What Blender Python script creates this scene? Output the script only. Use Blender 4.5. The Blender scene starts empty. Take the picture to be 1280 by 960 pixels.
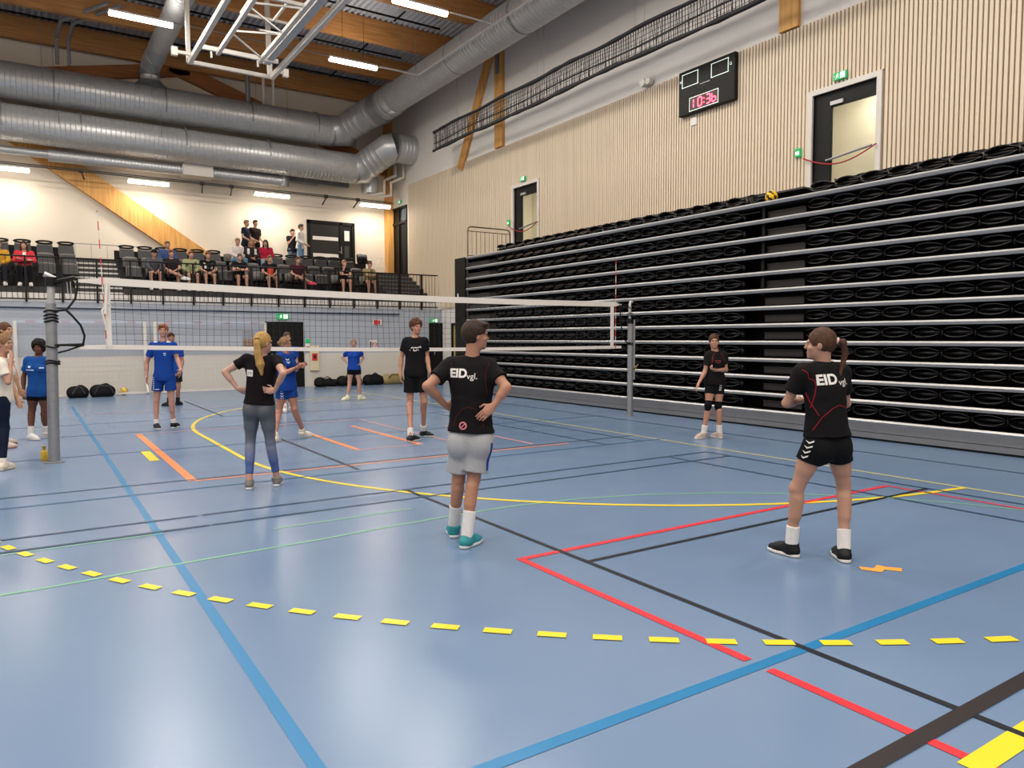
import bpy, bmesh, math, random
import numpy as np
from mathutils import Vector, Matrix
from mathutils.bvhtree import BVHTree

S = bpy.context.scene
COL = S.collection
PI = math.pi

# ------------------------------------------------------------------ camera
cam_data = bpy.data.cameras.new('camera')
cam_data.sensor_width = 36.0
cam_data.lens = 36.0 * 925.0 / 1280.0
cam_data.clip_end = 200
cam = bpy.data.objects.new('camera', cam_data)
COL.objects.link(cam)
YAW, PITCH, ROLL = math.radians(33.222), math.radians(3.588), -0.003
fl = Vector((math.sin(YAW), math.cos(YAW), 0)); r0 = Vector((math.cos(YAW), -math.sin(YAW), 0)); zz = Vector((0, 0, 1))
cf = fl * math.cos(PITCH) - zz * math.sin(PITCH)
cu = fl * math.sin(PITCH) + zz * math.cos(PITCH)
cr = r0 * math.cos(ROLL) + cu * math.sin(ROLL)
cu = -r0 * math.sin(ROLL) + cu * math.cos(ROLL)
mw = Matrix((cr, cu, -cf)).transposed().to_4x4()
mw.translation = Vector((0, 0, 1.62))
cam.matrix_world = mw
S.camera = cam

# ------------------------------------------------------------------ world, exposure
W = bpy.data.worlds.new('world'); S.world = W; W.use_nodes = True
W.node_tree.nodes['Background'].inputs[0].default_value = (0.55, 0.6, 0.7, 1)
W.node_tree.nodes['Background'].inputs[1].default_value = 0.3
S.view_settings.view_transform = 'Standard'
S.view_settings.look = 'None'
S.view_settings.gamma = 1.0
S.view_settings.use_curve_mapping = False
S.view_settings.exposure = 0.0
HALL_POWER = 190.0      # watts of one ceiling batten
STAND_POWER = 62.0      # watts of one batten above the balcony

# ------------------------------------------------------------------ helpers
def lin(h):
    h = h.lstrip('#'); o = []
    for i in (0, 2, 4):
        c = int(h[i:i+2], 16) / 255
        o.append(c / 12.92 if c <= 0.04045 else ((c + 0.055) / 1.055) ** 2.4)
    return tuple(o) + (1.0,)

def mat(name, col, rough=0.6, metal=0.0, var=0.06, scale=6.0, bump=0.0, bscale=60.0, spec=0.5, emit=None, estr=0.0, stretch=None, alpha=None, trans=0.0, coat=0.0):
    m = bpy.data.materials.new(name); m.use_nodes = True
    nt = m.node_tree; b = nt.nodes['Principled BSDF']
    c = lin(col) if isinstance(col, str) else tuple(col) + (1.0,)
    tc = nt.nodes.new('ShaderNodeTexCoord')
    mp = nt.nodes.new('ShaderNodeMapping'); nt.links.new(tc.outputs['Object'], mp.inputs[0])
    if stretch: mp.inputs['Scale'].default_value = stretch
    n = nt.nodes.new('ShaderNodeTexNoise'); n.inputs['Scale'].default_value = scale; n.inputs['Detail'].default_value = 3
    nt.links.new(mp.outputs[0], n.inputs['Vector'])
    mx = nt.nodes.new('ShaderNodeMix'); mx.data_type = 'RGBA'
    mx.inputs[6].default_value = tuple(max(0, x * (1 - var * 1.6)) for x in c[:3]) + (1,)
    mx.inputs[7].default_value = tuple(min(1, x * (1 + var * 1.6)) for x in c[:3]) + (1,)
    nt.links.new(n.outputs[0], mx.inputs[0]); nt.links.new(mx.outputs[2], b.inputs['Base Color'])
    b.inputs['Roughness'].default_value = rough; b.inputs['Metallic'].default_value = metal
    b.inputs['Specular IOR Level'].default_value = spec
    if coat: b.inputs['Coat Weight'].default_value = coat
    if trans: b.inputs['Transmission Weight'].default_value = trans; b.inputs['IOR'].default_value = 1.05
    if bump:
        n2 = nt.nodes.new('ShaderNodeTexNoise'); n2.inputs['Scale'].default_value = bscale
        nt.links.new(mp.outputs[0], n2.inputs['Vector'])
        bp = nt.nodes.new('ShaderNodeBump'); bp.inputs['Strength'].default_value = bump; bp.inputs['Distance'].default_value = 0.02
        nt.links.new(n2.outputs[0], bp.inputs['Height']); nt.links.new(bp.outputs[0], b.inputs['Normal'])
    if emit:
        b.inputs['Emission Color'].default_value = lin(emit); b.inputs['Emission Strength'].default_value = estr
    return m

def wood(name, c1, c2, scale=3.0, axis='z', rough=0.55):
    m = bpy.data.materials.new(name); m.use_nodes = True
    nt = m.node_tree; b = nt.nodes['Principled BSDF']
    tc = nt.nodes.new('ShaderNodeTexCoord'); mp = nt.nodes.new('ShaderNodeMapping')
    nt.links.new(tc.outputs['Object'], mp.inputs[0])
    mp.inputs['Scale'].default_value = {'z': (9, 9, .5), 'x': (.5, 9, 9), 'y': (9, .5, 9)}[axis]
    n = nt.nodes.new('ShaderNodeTexNoise'); n.inputs['Scale'].default_value = scale; n.inputs['Detail'].default_value = 5
    nt.links.new(mp.outputs[0], n.inputs['Vector'])
    r = nt.nodes.new('ShaderNodeValToRGB'); r.color_ramp.elements[0].color = lin(c1); r.color_ramp.elements[1].color = lin(c2)
    r.color_ramp.elements[0].position = .3; r.color_ramp.elements[1].position = .7
    nt.links.new(n.outputs[0], r.inputs[0]); nt.links.new(r.outputs[0], b.inputs['Base Color'])
    b.inputs['Roughness'].default_value = rough
    return m

def tag(o, label=None, cat=None, group=None, kind=None):
    if label: o['label'] = label
    if cat: o['category'] = cat
    if group: o['group'] = group
    if kind: o['kind'] = kind
    return o

def empty(name, loc=(0, 0, 0), rz=0.0, label=None, cat=None, group=None, kind=None):
    o = bpy.data.objects.new(name, None); COL.objects.link(o)
    o.location = loc; o.rotation_euler = (0, 0, rz); o.empty_display_size = .1
    return tag(o, label, cat, group, kind)

def unit(v):
    v = np.asarray(v, float); return v / (np.linalg.norm(v) + 1e-12)

class MB:
    """collects simple shapes, build() links them as one mesh object"""
    def __init__(s): s.v = []; s.f = []; s.mi = []; s.cur = 0
    def add(s, vs, fs):
        o = len(s.v); s.v += [tuple(map(float, p)) for p in vs]
        s.f += [tuple(i + o for i in f) for f in fs]; s.mi += [s.cur] * len(fs); return s
    def box(s, x0, x1, y0, y1, z0, z1):
        return s.add([(x0,y0,z0),(x1,y0,z0),(x1,y1,z0),(x0,y1,z0),(x0,y0,z1),(x1,y0,z1),(x1,y1,z1),(x0,y1,z1)],
                     [(0,3,2,1),(4,5,6,7),(0,1,5,4),(1,2,6,5),(2,3,7,6),(3,0,4,7)])
    def obox(s, c, ax, ay, az):
        c = np.array(c, float); ax, ay, az = (np.array(a, float) for a in (ax, ay, az))
        vs = [c + i*ax + j*ay + k*az for k in (-1, 1) for i, j in ((-1,-1),(1,-1),(1,1),(-1,1))]
        return s.add(vs, [(0,3,2,1),(4,5,6,7),(0,1,5,4),(1,2,6,5),(2,3,7,6),(3,0,4,7)])
    def bar(s, a, b, w, h, up=(0, 0, 1)):
        a = np.array(a, float); b = np.array(b, float); d = unit(b - a)
        u = np.array(up, float)
        if abs(d @ u) > .98: u = np.array((0, 1, 0.))
        sd = unit(np.cross(d, u)); u = unit(np.cross(sd, d))
        return s.obox((a + b) / 2, (b - a) / 2, sd * w / 2, u * h / 2)
    def tube(s, pts, r, n=8, cap=True, radii=None):
        P = [np.array(p, float) for p in pts]; k = len(P)
        T = [unit(P[min(i+1, k-1)] - P[max(i-1, 0)]) for i in range(k)]
        ref = np.array((0, 0, 1.)) if abs(T[0][2]) < .9 else np.array((1., 0, 0))
        u = unit(np.cross(np.cross(T[0], ref), T[0])); vs = []
        for i in range(k):
            u = unit(u - T[i] * (u @ T[i])); w = np.cross(T[i], u)
            sc = 1.0
            if 0 < i < k-1:
                c = unit(P[i] - P[i-1]) @ T[i]; sc = 1 / max(c, .5)
                e1 = unit(P[i+1] - P[i]) - unit(P[i] - P[i-1])
                ne = np.linalg.norm(e1); e1 = e1 / ne if ne > 1e-6 else None
            else: e1 = None
            ri = radii[i] if radii is not None else r
            for j in range(n):
                a = 2 * PI * j / n; q = (u * math.cos(a) + w * math.sin(a)) * ri
                if e1 is not None and sc > 1.001: q = q + e1 * (q @ e1) * (sc - 1)
                vs.append(P[i] + q)
        fs = [(i*n + j, i*n + (j+1) % n, (i+1)*n + (j+1) % n, (i+1)*n + j) for i in range(k-1) for j in range(n)]
        if cap: fs += [tuple(range(n-1, -1, -1)), tuple((k-1)*n + j for j in range(n))]
        return s.add(vs, fs)
    def cyl(s, a, b, r, n=12, r2=None):
        return s.tube([a, b], r, n, radii=[r, r2 if r2 is not None else r])
    def sphere(s, c, r, nu=12, nv=8):
        r = np.ones(3) * r; vs = [(c[0], c[1], c[2] - r[2])]
        for i in range(1, nv):
            t = -PI/2 + PI * i / nv
            for j in range(nu):
                a = 2*PI*j/nu; vs.append((c[0] + r[0]*math.cos(t)*math.cos(a), c[1] + r[1]*math.cos(t)*math.sin(a), c[2] + r[2]*math.sin(t)))
        vs.append((c[0], c[1], c[2] + r[2])); L = len(vs) - 1; fs = []
        for j in range(nu): fs.append((0, 1 + (j+1) % nu, 1 + j)); fs.append((L, L - nu + j, L - nu + (j+1) % nu))
        for i in range(nv-2):
            for j in range(nu): fs.append((1+i*nu+j, 1+i*nu+(j+1) % nu, 1+(i+1)*nu+(j+1) % nu, 1+(i+1)*nu+j))
        return s.add(vs, fs)
    def lathe(s, c, prof, n=16):
        vs = [(c[0] + r*math.cos(2*PI*j/n), c[1] + r*math.sin(2*PI*j/n), c[2] + z) for r, z in prof for j in range(n)]
        fs = [(i*n+j, i*n+(j+1) % n, (i+1)*n+(j+1) % n, (i+1)*n+j) for i in range(len(prof)-1) for j in range(n)]
        fs += [tuple(range(n-1, -1, -1)), tuple((len(prof)-1)*n + j for j in range(n))]
        return s.add(vs, fs)
    def mesh(s, name, mats, smooth=False):
        me = bpy.data.meshes.new(name); me.from_pydata(s.v, [], s.f); 
        for m in (mats if isinstance(mats, (list, tuple)) else [mats]): me.materials.append(m)
        if any(s.mi): me.polygons.foreach_set('material_index', s.mi)
        if smooth: me.polygons.foreach_set('use_smooth', [True] * len(s.f))
        me.update(); return me
    def build(s, name, mats, parent=None, smooth=False, bevel=0, loc=None, **tags):
        o = bpy.data.objects.new(name, s.mesh(name, mats, smooth)); COL.objects.link(o)
        if parent: o.parent = parent
        if loc: o.location = loc
        if bevel:
            b = o.modifiers.new('bevel', 'BEVEL'); b.width = bevel; b.segments = 2; b.limit_method = 'ANGLE'
        if smooth and not bevel:
            try: o.data.set_sharp_from_angle(angle=math.radians(50))
            except Exception: pass
        return tag(o, **tags)

def inst(name, me, parent=None, loc=(0, 0, 0), rz=0, scale=None, **tags):
    o = bpy.data.objects.new(name, me); COL.objects.link(o)
    if parent: o.parent = parent
    o.location = loc; o.rotation_euler = (0, 0, rz)
    if scale: o.scale = scale
    return tag(o, **tags)

# ------------------------------------------------------------------ materials
M = {}
M['white_paint'] = mat('white_paint', '#d6d0c9', .75, var=.02, scale=.6)
M['end_upper'] = mat('end_wall_paint', '#d6cbbc', .8, var=.02, scale=.6)
M['blue_pad'] = mat('blue_grey_wall', '#a2a7b0', .6, var=.03, scale=1.2)
M['pale_pad'] = mat('pale_lower_wall', '#c9c2b8', .6, var=.03, scale=1.2)
M['black'] = mat('black_paint', '#0a0909', .5, var=.1, spec=.25)
M['black_soft'] = mat('black_plastic', '#141314', .27, var=.1, spec=.6)
M['dark_grey'] = mat('dark_grey_board', '#232224', .6, var=.08)
M['step'] = mat('dark_step', '#34302f', .65, var=.08)
M['steel'] = mat('galvanised_steel', '#8c8c8e', .38, .45, var=.12, scale=14)
M['duct'] = mat('spiral_duct_steel', '#bbbcbc', .36, .45, var=.12, scale=5, stretch=(1, 4, 4))
M['alu'] = mat('brushed_aluminium', '#aeaba8', .38, .4, var=.05, scale=20)
M['kick'] = mat('grey_kick_board', '#6d6e72', .5, .2, var=.06)
M['white_metal'] = mat('white_metal', '#cdc6bd', .4, .0, var=.03)
M['glulam'] = wood('glulam_beam', '#9a6232', '#b98348', 2.2, 'x')
M['glulam_y'] = wood('glulam_light', '#b87f3c', '#d9a45c', 2.2, 'z')
M['slat'] = wood('pale_slat', '#cfbca3', '#dfceb6', 1.6, 'z', .6)
M['slat_back'] = mat('slat_backing', '#8d7660', .8, var=.08)
M['deck'] = mat('roof_deck', '#a6a6aa', .6, .0, var=.05, scale=2)
M['cord'] = mat('black_net_cord', '#1b1a1c', .8)
M['tape'] = mat('white_net_tape', '#d8d0c6', .7, var=.03)
M['red'] = mat('red_paint', '#c02b30', .5)
M['green'] = mat('sign_green', '#14a05a', .4, emit='#14a05a', estr=.35)
M['sign_white'] = mat('sign_white', '#eef2ee', .4, emit='#e8ffe8', estr=.5)
M['rope_red'] = mat('red_rope', '#a3262c', .8)
M['paper'] = mat('paper', '#ddd8d0', .7)
M['glass'] = mat('clear_glass', '#e8ece8', .03, trans=.95, var=0)
M['cream'] = mat('cream_corridor', '#e9e1cd', .8, var=.02)
M['lamp'] = mat('lamp_diffuser', '#ffffff', .4, emit='#fff1dc', estr=14.0)
M['lamp_body'] = mat('lamp_body', '#c9c6c0', .45)
# ================================================================== SETTING
XW = 12.95          # right wall face
YE = 24.5           # lower end wall face
YU = 29.1           # upper end wall face (behind the balcony)
ZC = 11.85          # underside of the roof deck

# ---- floor with its painted court lines
def floor_mat():
    m = bpy.data.materials.new('blue_sports_floor'); m.use_nodes = True
    nt = m.node_tree; b = nt.nodes['Principled BSDF']
    tc = nt.nodes.new('ShaderNodeTexCoord')
    n = nt.nodes.new('ShaderNodeTexNoise'); n.inputs['Scale'].default_value = .35; n.inputs['Detail'].default_value = 4
    nt.links.new(tc.outputs['Object'], n.inputs['Vector'])
    r = nt.nodes.new('ShaderNodeValToRGB'); r.color_ramp.elements[0].color = lin('#627793'); r.color_ramp.elements[1].color = lin('#6a7f9a')
    r.color_ramp.elements[0].position = .35; r.color_ramp.elements[1].position = .65
    nt.links.new(n.outputs[0], r.inputs[0])
    # fine scuffs
    n2 = nt.nodes.new('ShaderNodeTexNoise'); n2.inputs['Scale'].default_value = 9; n2.inputs['Detail'].default_value = 6
    mp = nt.nodes.new('ShaderNodeMapping'); mp.inputs['Scale'].default_value = (1, .15, 1); mp.inputs['Rotation'].default_value = (0, 0, .7)
    nt.links.new(tc.outputs['Object'], mp.inputs[0]); nt.links.new(mp.outputs[0], n2.inputs['Vector'])
    r2 = nt.nodes.new('ShaderNodeValToRGB'); r2.color_ramp.elements[0].position = .68; r2.color_ramp.elements[1].position = .8
    r2.color_ramp.elements[1].color = (.25, .25, .25, 1)
    nt.links.new(n2.outputs[0], r2.inputs[0])
    mx = nt.nodes.new('ShaderNodeMix'); mx.data_type = 'RGBA'; nt.links.new(r2.outputs[0], mx.inputs[0])
    nt.links.new(r.outputs[0], mx.inputs[6]); mx.inputs[7].default_value = lin('#7f91a6')
    nt.links.new(mx.outputs[2], b.inputs['Base Color'])
    rr = nt.nodes.new('ShaderNodeMapRange'); rr.inputs[3].default_value = .2; rr.inputs[4].default_value = .3
    nt.links.new(n.outputs[0], rr.inputs[0]); nt.links.new(rr.outputs[0], b.inputs['Roughness'])
    b.inputs['Specular IOR Level'].default_value = .42
    return m
M['floor'] = floor_mat()
floor = MB().box(-13, XW + .3, -14, YE + .3, -.3, 0).build('floor', M['floor'], kind='structure')
LINE = {k: mat('line_' + k, c, .35, var=.03, spec=.4) for k, c in dict(blue='#1a6d9c', black='#1b2028', brown='#2b2527', red='#d22f38', yellow='#dcc228', paleyellow='#bfb874', orange='#dd8148', pink='#b98488', green='#74aa88', thinblue='#3f6588', navy='#2f4660').items()}
def strip(pts, w, col, z, closed=False):
    """painted line: a flat strip a fraction of a millimetre thick"""
    P = [np.array(p, float) for p in pts]; vs = []; k = len(P)
    for i in range(k):
        a = P[i-1] if i > 0 else None; c = P[i+1] if i < k-1 else None
        t = unit((c if c is not None else P[i]) - (a if a is not None else P[i])); nn = np.array((-t[1], t[0]))
        for s_ in (-1, 1): q = P[i] + nn * w / 2 * s_; vs.append((q[0], q[1], z))
    m = MB().add(vs, [(2*i, 2*i+2, 2*i+3, 2*i+1) for i in range(k-1)])
    return m.build('court_line', LINE[col], floor)
z1 = .0008
strip([(.86, -8), (.86, 20.6)], .06, 'blue', z1*2)
strip([(-8, 2.31), (8.3, 2.31)], .065, 'blue', z1*3)
strip([(3.33, -3), (3.33, 7.17)], .042, 'black', z1*5)
strip([(3.37, 8.6), (3.37, 12.6)], .042, 'black', z1*5)
strip([(3.37, 16.2), (3.37, 20.6)], .042, 'black', z1*5)
strip([(2.97, 4.42), (2.97, 2.38)], .058, 'red', z1*4)
strip([(2.97, 2.25), (2.97, -2)], .058, 'red', z1*4)
strip([(2.945, 4.42), (7.78, 4.42)], .058, 'red', z1*4.4)
strip([(7.76, 4.42), (7.76, -4)], .045, 'red', z1*4)
strip([(3.33, 4.1), (7.97, 4.1)], .042, 'black', z1*6)
strip([(7.22, 7.17), (7.22, -4)], .04, 'navy', z1*6)
strip([(7.97, 7.17), (7.97, -4)], .04, 'navy', z1*6)
for a, b in ((-10, 1.25), (1.29, 7.97)):
    strip([(a, 7.17), (b, 7.17)], .04, 'navy', z1*6.4)
    strip([(a, 6.74), (b + .02, 6.74)], .04, 'navy', z1*6.4)
strip([(-10, 1.52), (8.3, 1.52)], .075, 'brown', z1*7)
strip([(2.9, 1.30), (8.35, 1.30)], .1, 'yellow', z1*4.2)
strip([(8.35, -10), (8.35, 24)], .05, 'paleyellow', z1*3.4)
strip([(-10, 9.06), (8.3, 9.06)], .04, 'navy', z1*5.5)
strip([(-10, 8.5), (8.4, 8.5)], .05, 'thinblue', z1*5.6)
strip([(1.55, 8.96), (6.9, 8.96)], .055, 'orange', z1*3)
strip([(1.53, 9.0), (1.53, 13.9)], .1, 'orange', z1*3.2)
strip([(1.5, 13.95), (5.5, 13.95)], .05, 'pink', z1*3)
strip([(5.5, 13.95), (5.5, 10.2)], .05, 'pink', z1*3.2)
strip([(3.97, 10.13), (3.97, 12.3)], .09, 'orange', z1*3.3)
strip([(4.97, 10.13), (4.97, 13.0)], .09, 'orange', z1*3.3)
strip([(3.93, 10.13), (5.02, 10.13)], .06, 'pink', z1*3.5)
strip([(6.4, 9.2), (6.4, 12.0)], .07, 'pink', z1*3.5)
strip([(1.37, 10.75), (1.37, 11.75)], .12, 'yellow', z1*4)
strip([(7.97, 8.5), (7.97, 16)], .04, 'navy', z1*6)
strip([(7.28, 8.5), (7.28, 14)], .04, 'navy', z1*6)
strip([(-10, 11.75), (10, 11.75)], .05, 'thinblue', z1*5)
strip([(-10, 14.25), (8.3, 14.25)], .04, 'thinblue', z1*5)
strip([(-10, 16.1), (8.3, 16.1)], .04, 'thinblue', z1*5)
strip([(1, 18.2), (8.3, 18.2)], .04, 'pink', z1*5)
strip([(9.78, -8), (9.78, 20)], .035, 'navy', z1*6)
def arc(cx, cy, r, a0, a1, n): return [(cx + r*math.cos(math.radians(a0 + (a1-a0)*i/n)), cy + r*math.sin(math.radians(a0 + (a1-a0)*i/n))) for i in range(n+1)]
strip([(8.35, 3.9)] + arc(8.8, 10.3, 6.4, 264, 180, 30) + arc(8.8, 13.4, 6.4, 180, 96, 30), .065, 'yellow', z1*4)
# dashes of the nine metre line, each its own piece
for k in range(-13, 35):
    a = 242.05 - k * 1.795
    strip(arc(8.8, 10.28, 9.6, a + .47, a - .47, 3), .065, 'yellow', z1*6.8)
gp = [(-8, 5.6), (0, 5.62), (.9, 5.7), (1.9, 5.76), (2.6, 5.83), (3.3, 5.88), (3.9, 5.88), (4.6, 5.78), (5.3, 5.55), (6, 5.16), (6.5, 4.78), (7.05, 4.25), (7.5, 3.6), (7.8, 2.9), (7.95, 2)]
strip(gp, .032, 'green', z1*3)
strip([(1.7, 6.31), (3.0, 6.33)], .03, 'green', z1*3)
strip([(-1.5, 6.66), (.9, 6.68)], .025, 'green', z1*3)
# orange tape mark
MB().add([(4.80, 2.90, z1*4), (4.86, 2.79, z1*4), (4.93, 2.81, z1*4), (4.99, 2.72, z1*4), (5.06, 2.76, z1*4), (5.00, 2.84, z1*4), (4.99, 2.90, z1*4), (4.90, 2.87, z1*4), (4.85, 2.95, z1*4)],
         [tuple(range(9))]).build('tape_mark', mat('orange_tape', '#f79a3a', .5), floor)

# ---- right wall: white plaster above, slatted timber cladding below
D1 = (18.3, 19.6, 4.0, 6.26); D2 = (7.75, 9.05, 4.0, 6.26)
D3 = (27.4, 28.9, 4.2, 6.95); D4 = (22.9, 23.75, 0, 2.15)
wr = MB()
def wall_with_holes(mb, ya, yb, za, zb, holes, x0, x1):
    ys = sorted({ya, yb, *[h[0] for h in holes if ya < h[0] < yb], *[h[1] for h in holes if ya < h[1] < yb]})
    for a, b in zip(ys[:-1], ys[1:]):
        hs = [h for h in holes if h[0] <= a + 1e-6 and h[1] >= b - 1e-6]
        z = za
        for h in sorted(hs, key=lambda h: h[2]):
            if h[2] > z: mb.box(x0, x1, a, b, z, h[2])
            z = h[3]
        if z < zb: mb.box(x0, x1, a, b, z, zb)
wall_with_holes(wr, -14, YU, 0, ZC + .4, [D1, D2, D3, D4], XW, XW + .25)
wall_right = wr.build('wall_right', M['white_paint'], kind='structure')
bk = MB(); wall_with_holes(bk, -14, 27.2, 2.7, 7.68, [D1, D2], XW - .012, XW - .002)
bk.build('backing_board', M['slat_back'], wall_right)
# slats: 80 mm pitch, each one a piece of its own where they can be told apart
slat_me = MB().box(-.016, .016, -.026, .026, 0, 1).mesh('slat', M['slat'])
rest = MB(); n_sl = 0; rnd = random.Random(4)
y = 27.17
while y > -13.9:
    spans = [(2.7, 7.68)]
    for d in (D1, D2):
        if d[0] - .12 < y < d[1] + .12: spans = [(d[3] + .1, 7.68)]
    for a, b in spans:
        if n_sl < 300:
            inst('slat', slat_me, wall_right, (XW - .03 + rnd.uniform(-.002, .002), y, a), scale=(1, 1, b - a)); n_sl += 1
        else: rest.box(XW - .046, XW - .014, y - .026, y + .026, a, b)
    y -= .08
rest.build('slat_panel', M['slat'], wall_right, kind='stuff')
# timber posts, brace and plate carried by the right wall
MB().box(XW - .10, XW, 20.15, 20.62, 7.7, 11.1).build('timber_post', M['glulam_y'], wall_right)
MB().box(XW - .10, XW, 9.38, 9.82, 7.7, 11.1).build('timber_post', M['glulam_y'], wall_right)
MB().bar((XW - .05, 20.85, 10.9), (XW - .05, 22.95, 7.5), .09, .38, up=(0, 1, 0)).build('timber_brace', M['glulam_y'], wall_right)
MB().box(XW - .13, XW - .1, 20.30, 20.5, 10.0, 10.75).build('steel_plate', M['kick'], wall_right)
MB().box(XW - .22, XW, -14, YU, 10.85, 11.15).build('timber_plate', wood('glulam_dark', '#80481d', '#a2632c', 2, 'y'), wall_right)
MB().box(XW - .25, XW, 28.72, YU, 3.9, 11.1).build('corner_post', M['glulam_y'], wall_right)
# ---- doors in the right wall
def wall_door(n, d, glass=True):
    y0, y1, z0, z1_, = d
    o = MB(); t = .09
    o.box(XW - .06, XW + .16, y0 - .1, y0, z0, z1_).box(XW - .06, XW + .16, y1, y1 + .1, z0, z1_).box(XW - .06, XW + .16, y0 - .1, y1 + .1, z1_, z1_ + .1)
    root = o.build('door_%d' % n, M['white_metal'], kind='structure')
    f = MB(); x0, x1 = XW + .02, XW + .09
    f.box(x0, x1, y1 - .36, y1, z0, z1_).box(x0, x1, y0, y1 - .36, z1_ - .28, z1_).box(x0, x1, y0, y0 + .05, z0, z1_ - .28)
    f.build('door_frame', M['black'], root, bevel=.004)
    MB().box(x0 + .03, x0 + .04, y0 + .05, y1 - .36, z0, z1_ - .28).build('pane', M['glass'], root)
    MB().tube([(x0 - .05, y0 + .08, z0 + 1.08), (x0 - .05, y1 - .30, z0 + .98)], .022, 8).build('push_bar', M['steel'], root)
    MB().box(x0 - .04, x0, y1 - .62, y1 - .36, z1_ - .26, z1_ - .19).build('door_closer', M['alu'], root)
    # corridor seen through the glass
    c = MB(); c.box(XW + 1.5, XW + 1.6, y0 - 1.2, y1 + 1.2, z0, z1_ + .4).box(XW + .25, XW + 1.6, y0 - 1.25, y0 - 1.2, z0, z1_ + .4).box(XW + .25, XW + 1.6, y1 + 1.2, y1 + 1.25, z0, z1_ + .4)
    c.box(XW + .25, XW + 1.6, y0 - 1.25, y1 + 1.25, z1_ + .4, z1_ + .45).box(XW + .25, XW + 1.6, y0 - 1.25, y1 + 1.25, z0 - .1, z0)
    c.build('corridor', M['cream'], root)
    l = bpy.data.lights.new('corridor_light', 'AREA'); l.energy = 34; l.size = .6; l.color = (1, .93, .8)
    lo = bpy.data.objects.new('corridor_light', l); COL.objects.link(lo); lo.location = (XW + .85, (y0+y1)/2, z1_ + .35); lo.parent = root
    return root
wall_door(1, D1); wall_door(2, D2)
o = MB(); y0, y1, z0, zt = D3
o.box(XW - .04, XW + .12, y0, y0 + .08, z0, zt).box(XW - .04, XW + .12, y1 - .08, y1, z0, zt).box(XW - .04, XW + .12, y0, y1, zt - .08, zt).box(XW - .04, XW + .12, y0, y1, z0 + 2.05, z0 + 2.15)
o.box(XW - .04, XW + .12, y0 + .72, y0 + .8, z0, zt)
door3 = o.build('door_3', M['black'], kind='structure')
MB().box(XW + .03, XW + .08, y0 + .8, y1 - .08, z0, zt - .08).build('door_leaf', M['black'], door3)
MB().box(XW + .05, XW + .06, y0 + .08, y0 + .72, z0 + 2.15, zt - .08).build('pane', M['glass'], door3)
MB().box(XW + .02, XW + .09, y0 + .25, y0 + .72, z0, z0 + 2.05).build('door_leaf', M['black'], door3)
MB().box(XW + 1.4, XW + 1.5, y0 - 1, y1 + .8, z0 - .1, zt + .4).box(XW + .25, XW + 1.5, y0 - 1, y1 + .8, zt + .3, zt + .4).box(XW + .25, XW + 1.5, y0 - 1, y1 + .8, z0 - .1, z0).build('corridor', M['cream'], door3)
l = bpy.data.lights.new('corridor_light', 'AREA'); l.energy = 40; l.size = .5
lo = bpy.data.objects.new('corridor_light', l); COL.objects.link(lo); lo.location = (XW + .8, 27.9, 7.15); lo.parent = door3
o = MB(); y0, y1, z0, zt = D4
o.box(XW - .03, XW + .12, y0, y0 + .07, 0, zt).box(XW - .03, XW + .12, y1 - .07, y1, 0, zt).box(XW - .03, XW + .12, y0, y1, zt - .07, zt)
door4 = o.build('door_4', M['black'], kind='structure')
MB().box(XW + .03, XW + .07, y0 + .07, y1 - .07, .02, zt - .07).build('door_leaf', mat('straw_door', '#b49a5e', .5), door4)

# ---- end wall below the balcony
we = MB(); we.box(-13, XW, YE, YE + .25, 1.11, 2.7)
wall_end = we.build('wall_end', M['blue_pad'], kind='structure')
MB().box(-13, 6.45, YE - .006, YE + .25, 0, 1.11).box(7.75, 12.35, YE - .006, YE + .25, 0, 1.11).box(6.45, 7.75, YE + .05, YE + .25, 0, 1.11).box(12.35, XW, YE + .05, YE + .25, 0, 1.11).build('lower_wall_board', M['pale_pad'], wall_end)
MB().box(8.25, 12.35, YE - .03, YE, 0, .1).build('baseboard_end', mat('brown_baseboard', '#6a4840', .6), kind='structure')
for k, (a, b) in enumerate(((6.48, 7.72), (12.4, 12.94))):
    o = MB().box(a, a + .06, YE - .05, YE, 0, 2.16).box(b - .06, b, YE - .05, YE, 0, 2.16).box(a, b, YE - .05, YE, 2.1, 2.16)
    r_ = o.build('door_%d' % (5 + k), M['black'], kind='structure')
    lf = MB().box(a + .06, (a+b)/2 - .005, YE - .04, YE - .005, .01, 2.1).box((a+b)/2 + .005, b - .06, YE - .04, YE - .005, .01, 2.1).build('door_leaf', M['black'], r_)
    MB().box(a + .18, a + .21, YE - .08, YE - .04, 1.0, 1.12).build('door_handle', M['steel'], r_)
pipe = MB().tube([(-6, YE - .07, 2.5), (11.2, YE - .07, 2.46)], .025, 8)
for x in (-3, -1, 1, 3, 5, 7, 9, 11): pipe.box(x - .015, x + .015, YE - .07, YE, 2.45, 2.5)
tag(pipe.build('wall_rail', mat('navy_rail', '#1c2a3e', .4, .3)), 'long dark curtain rail on the blue end wall under the balcony', 'rail')
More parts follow.
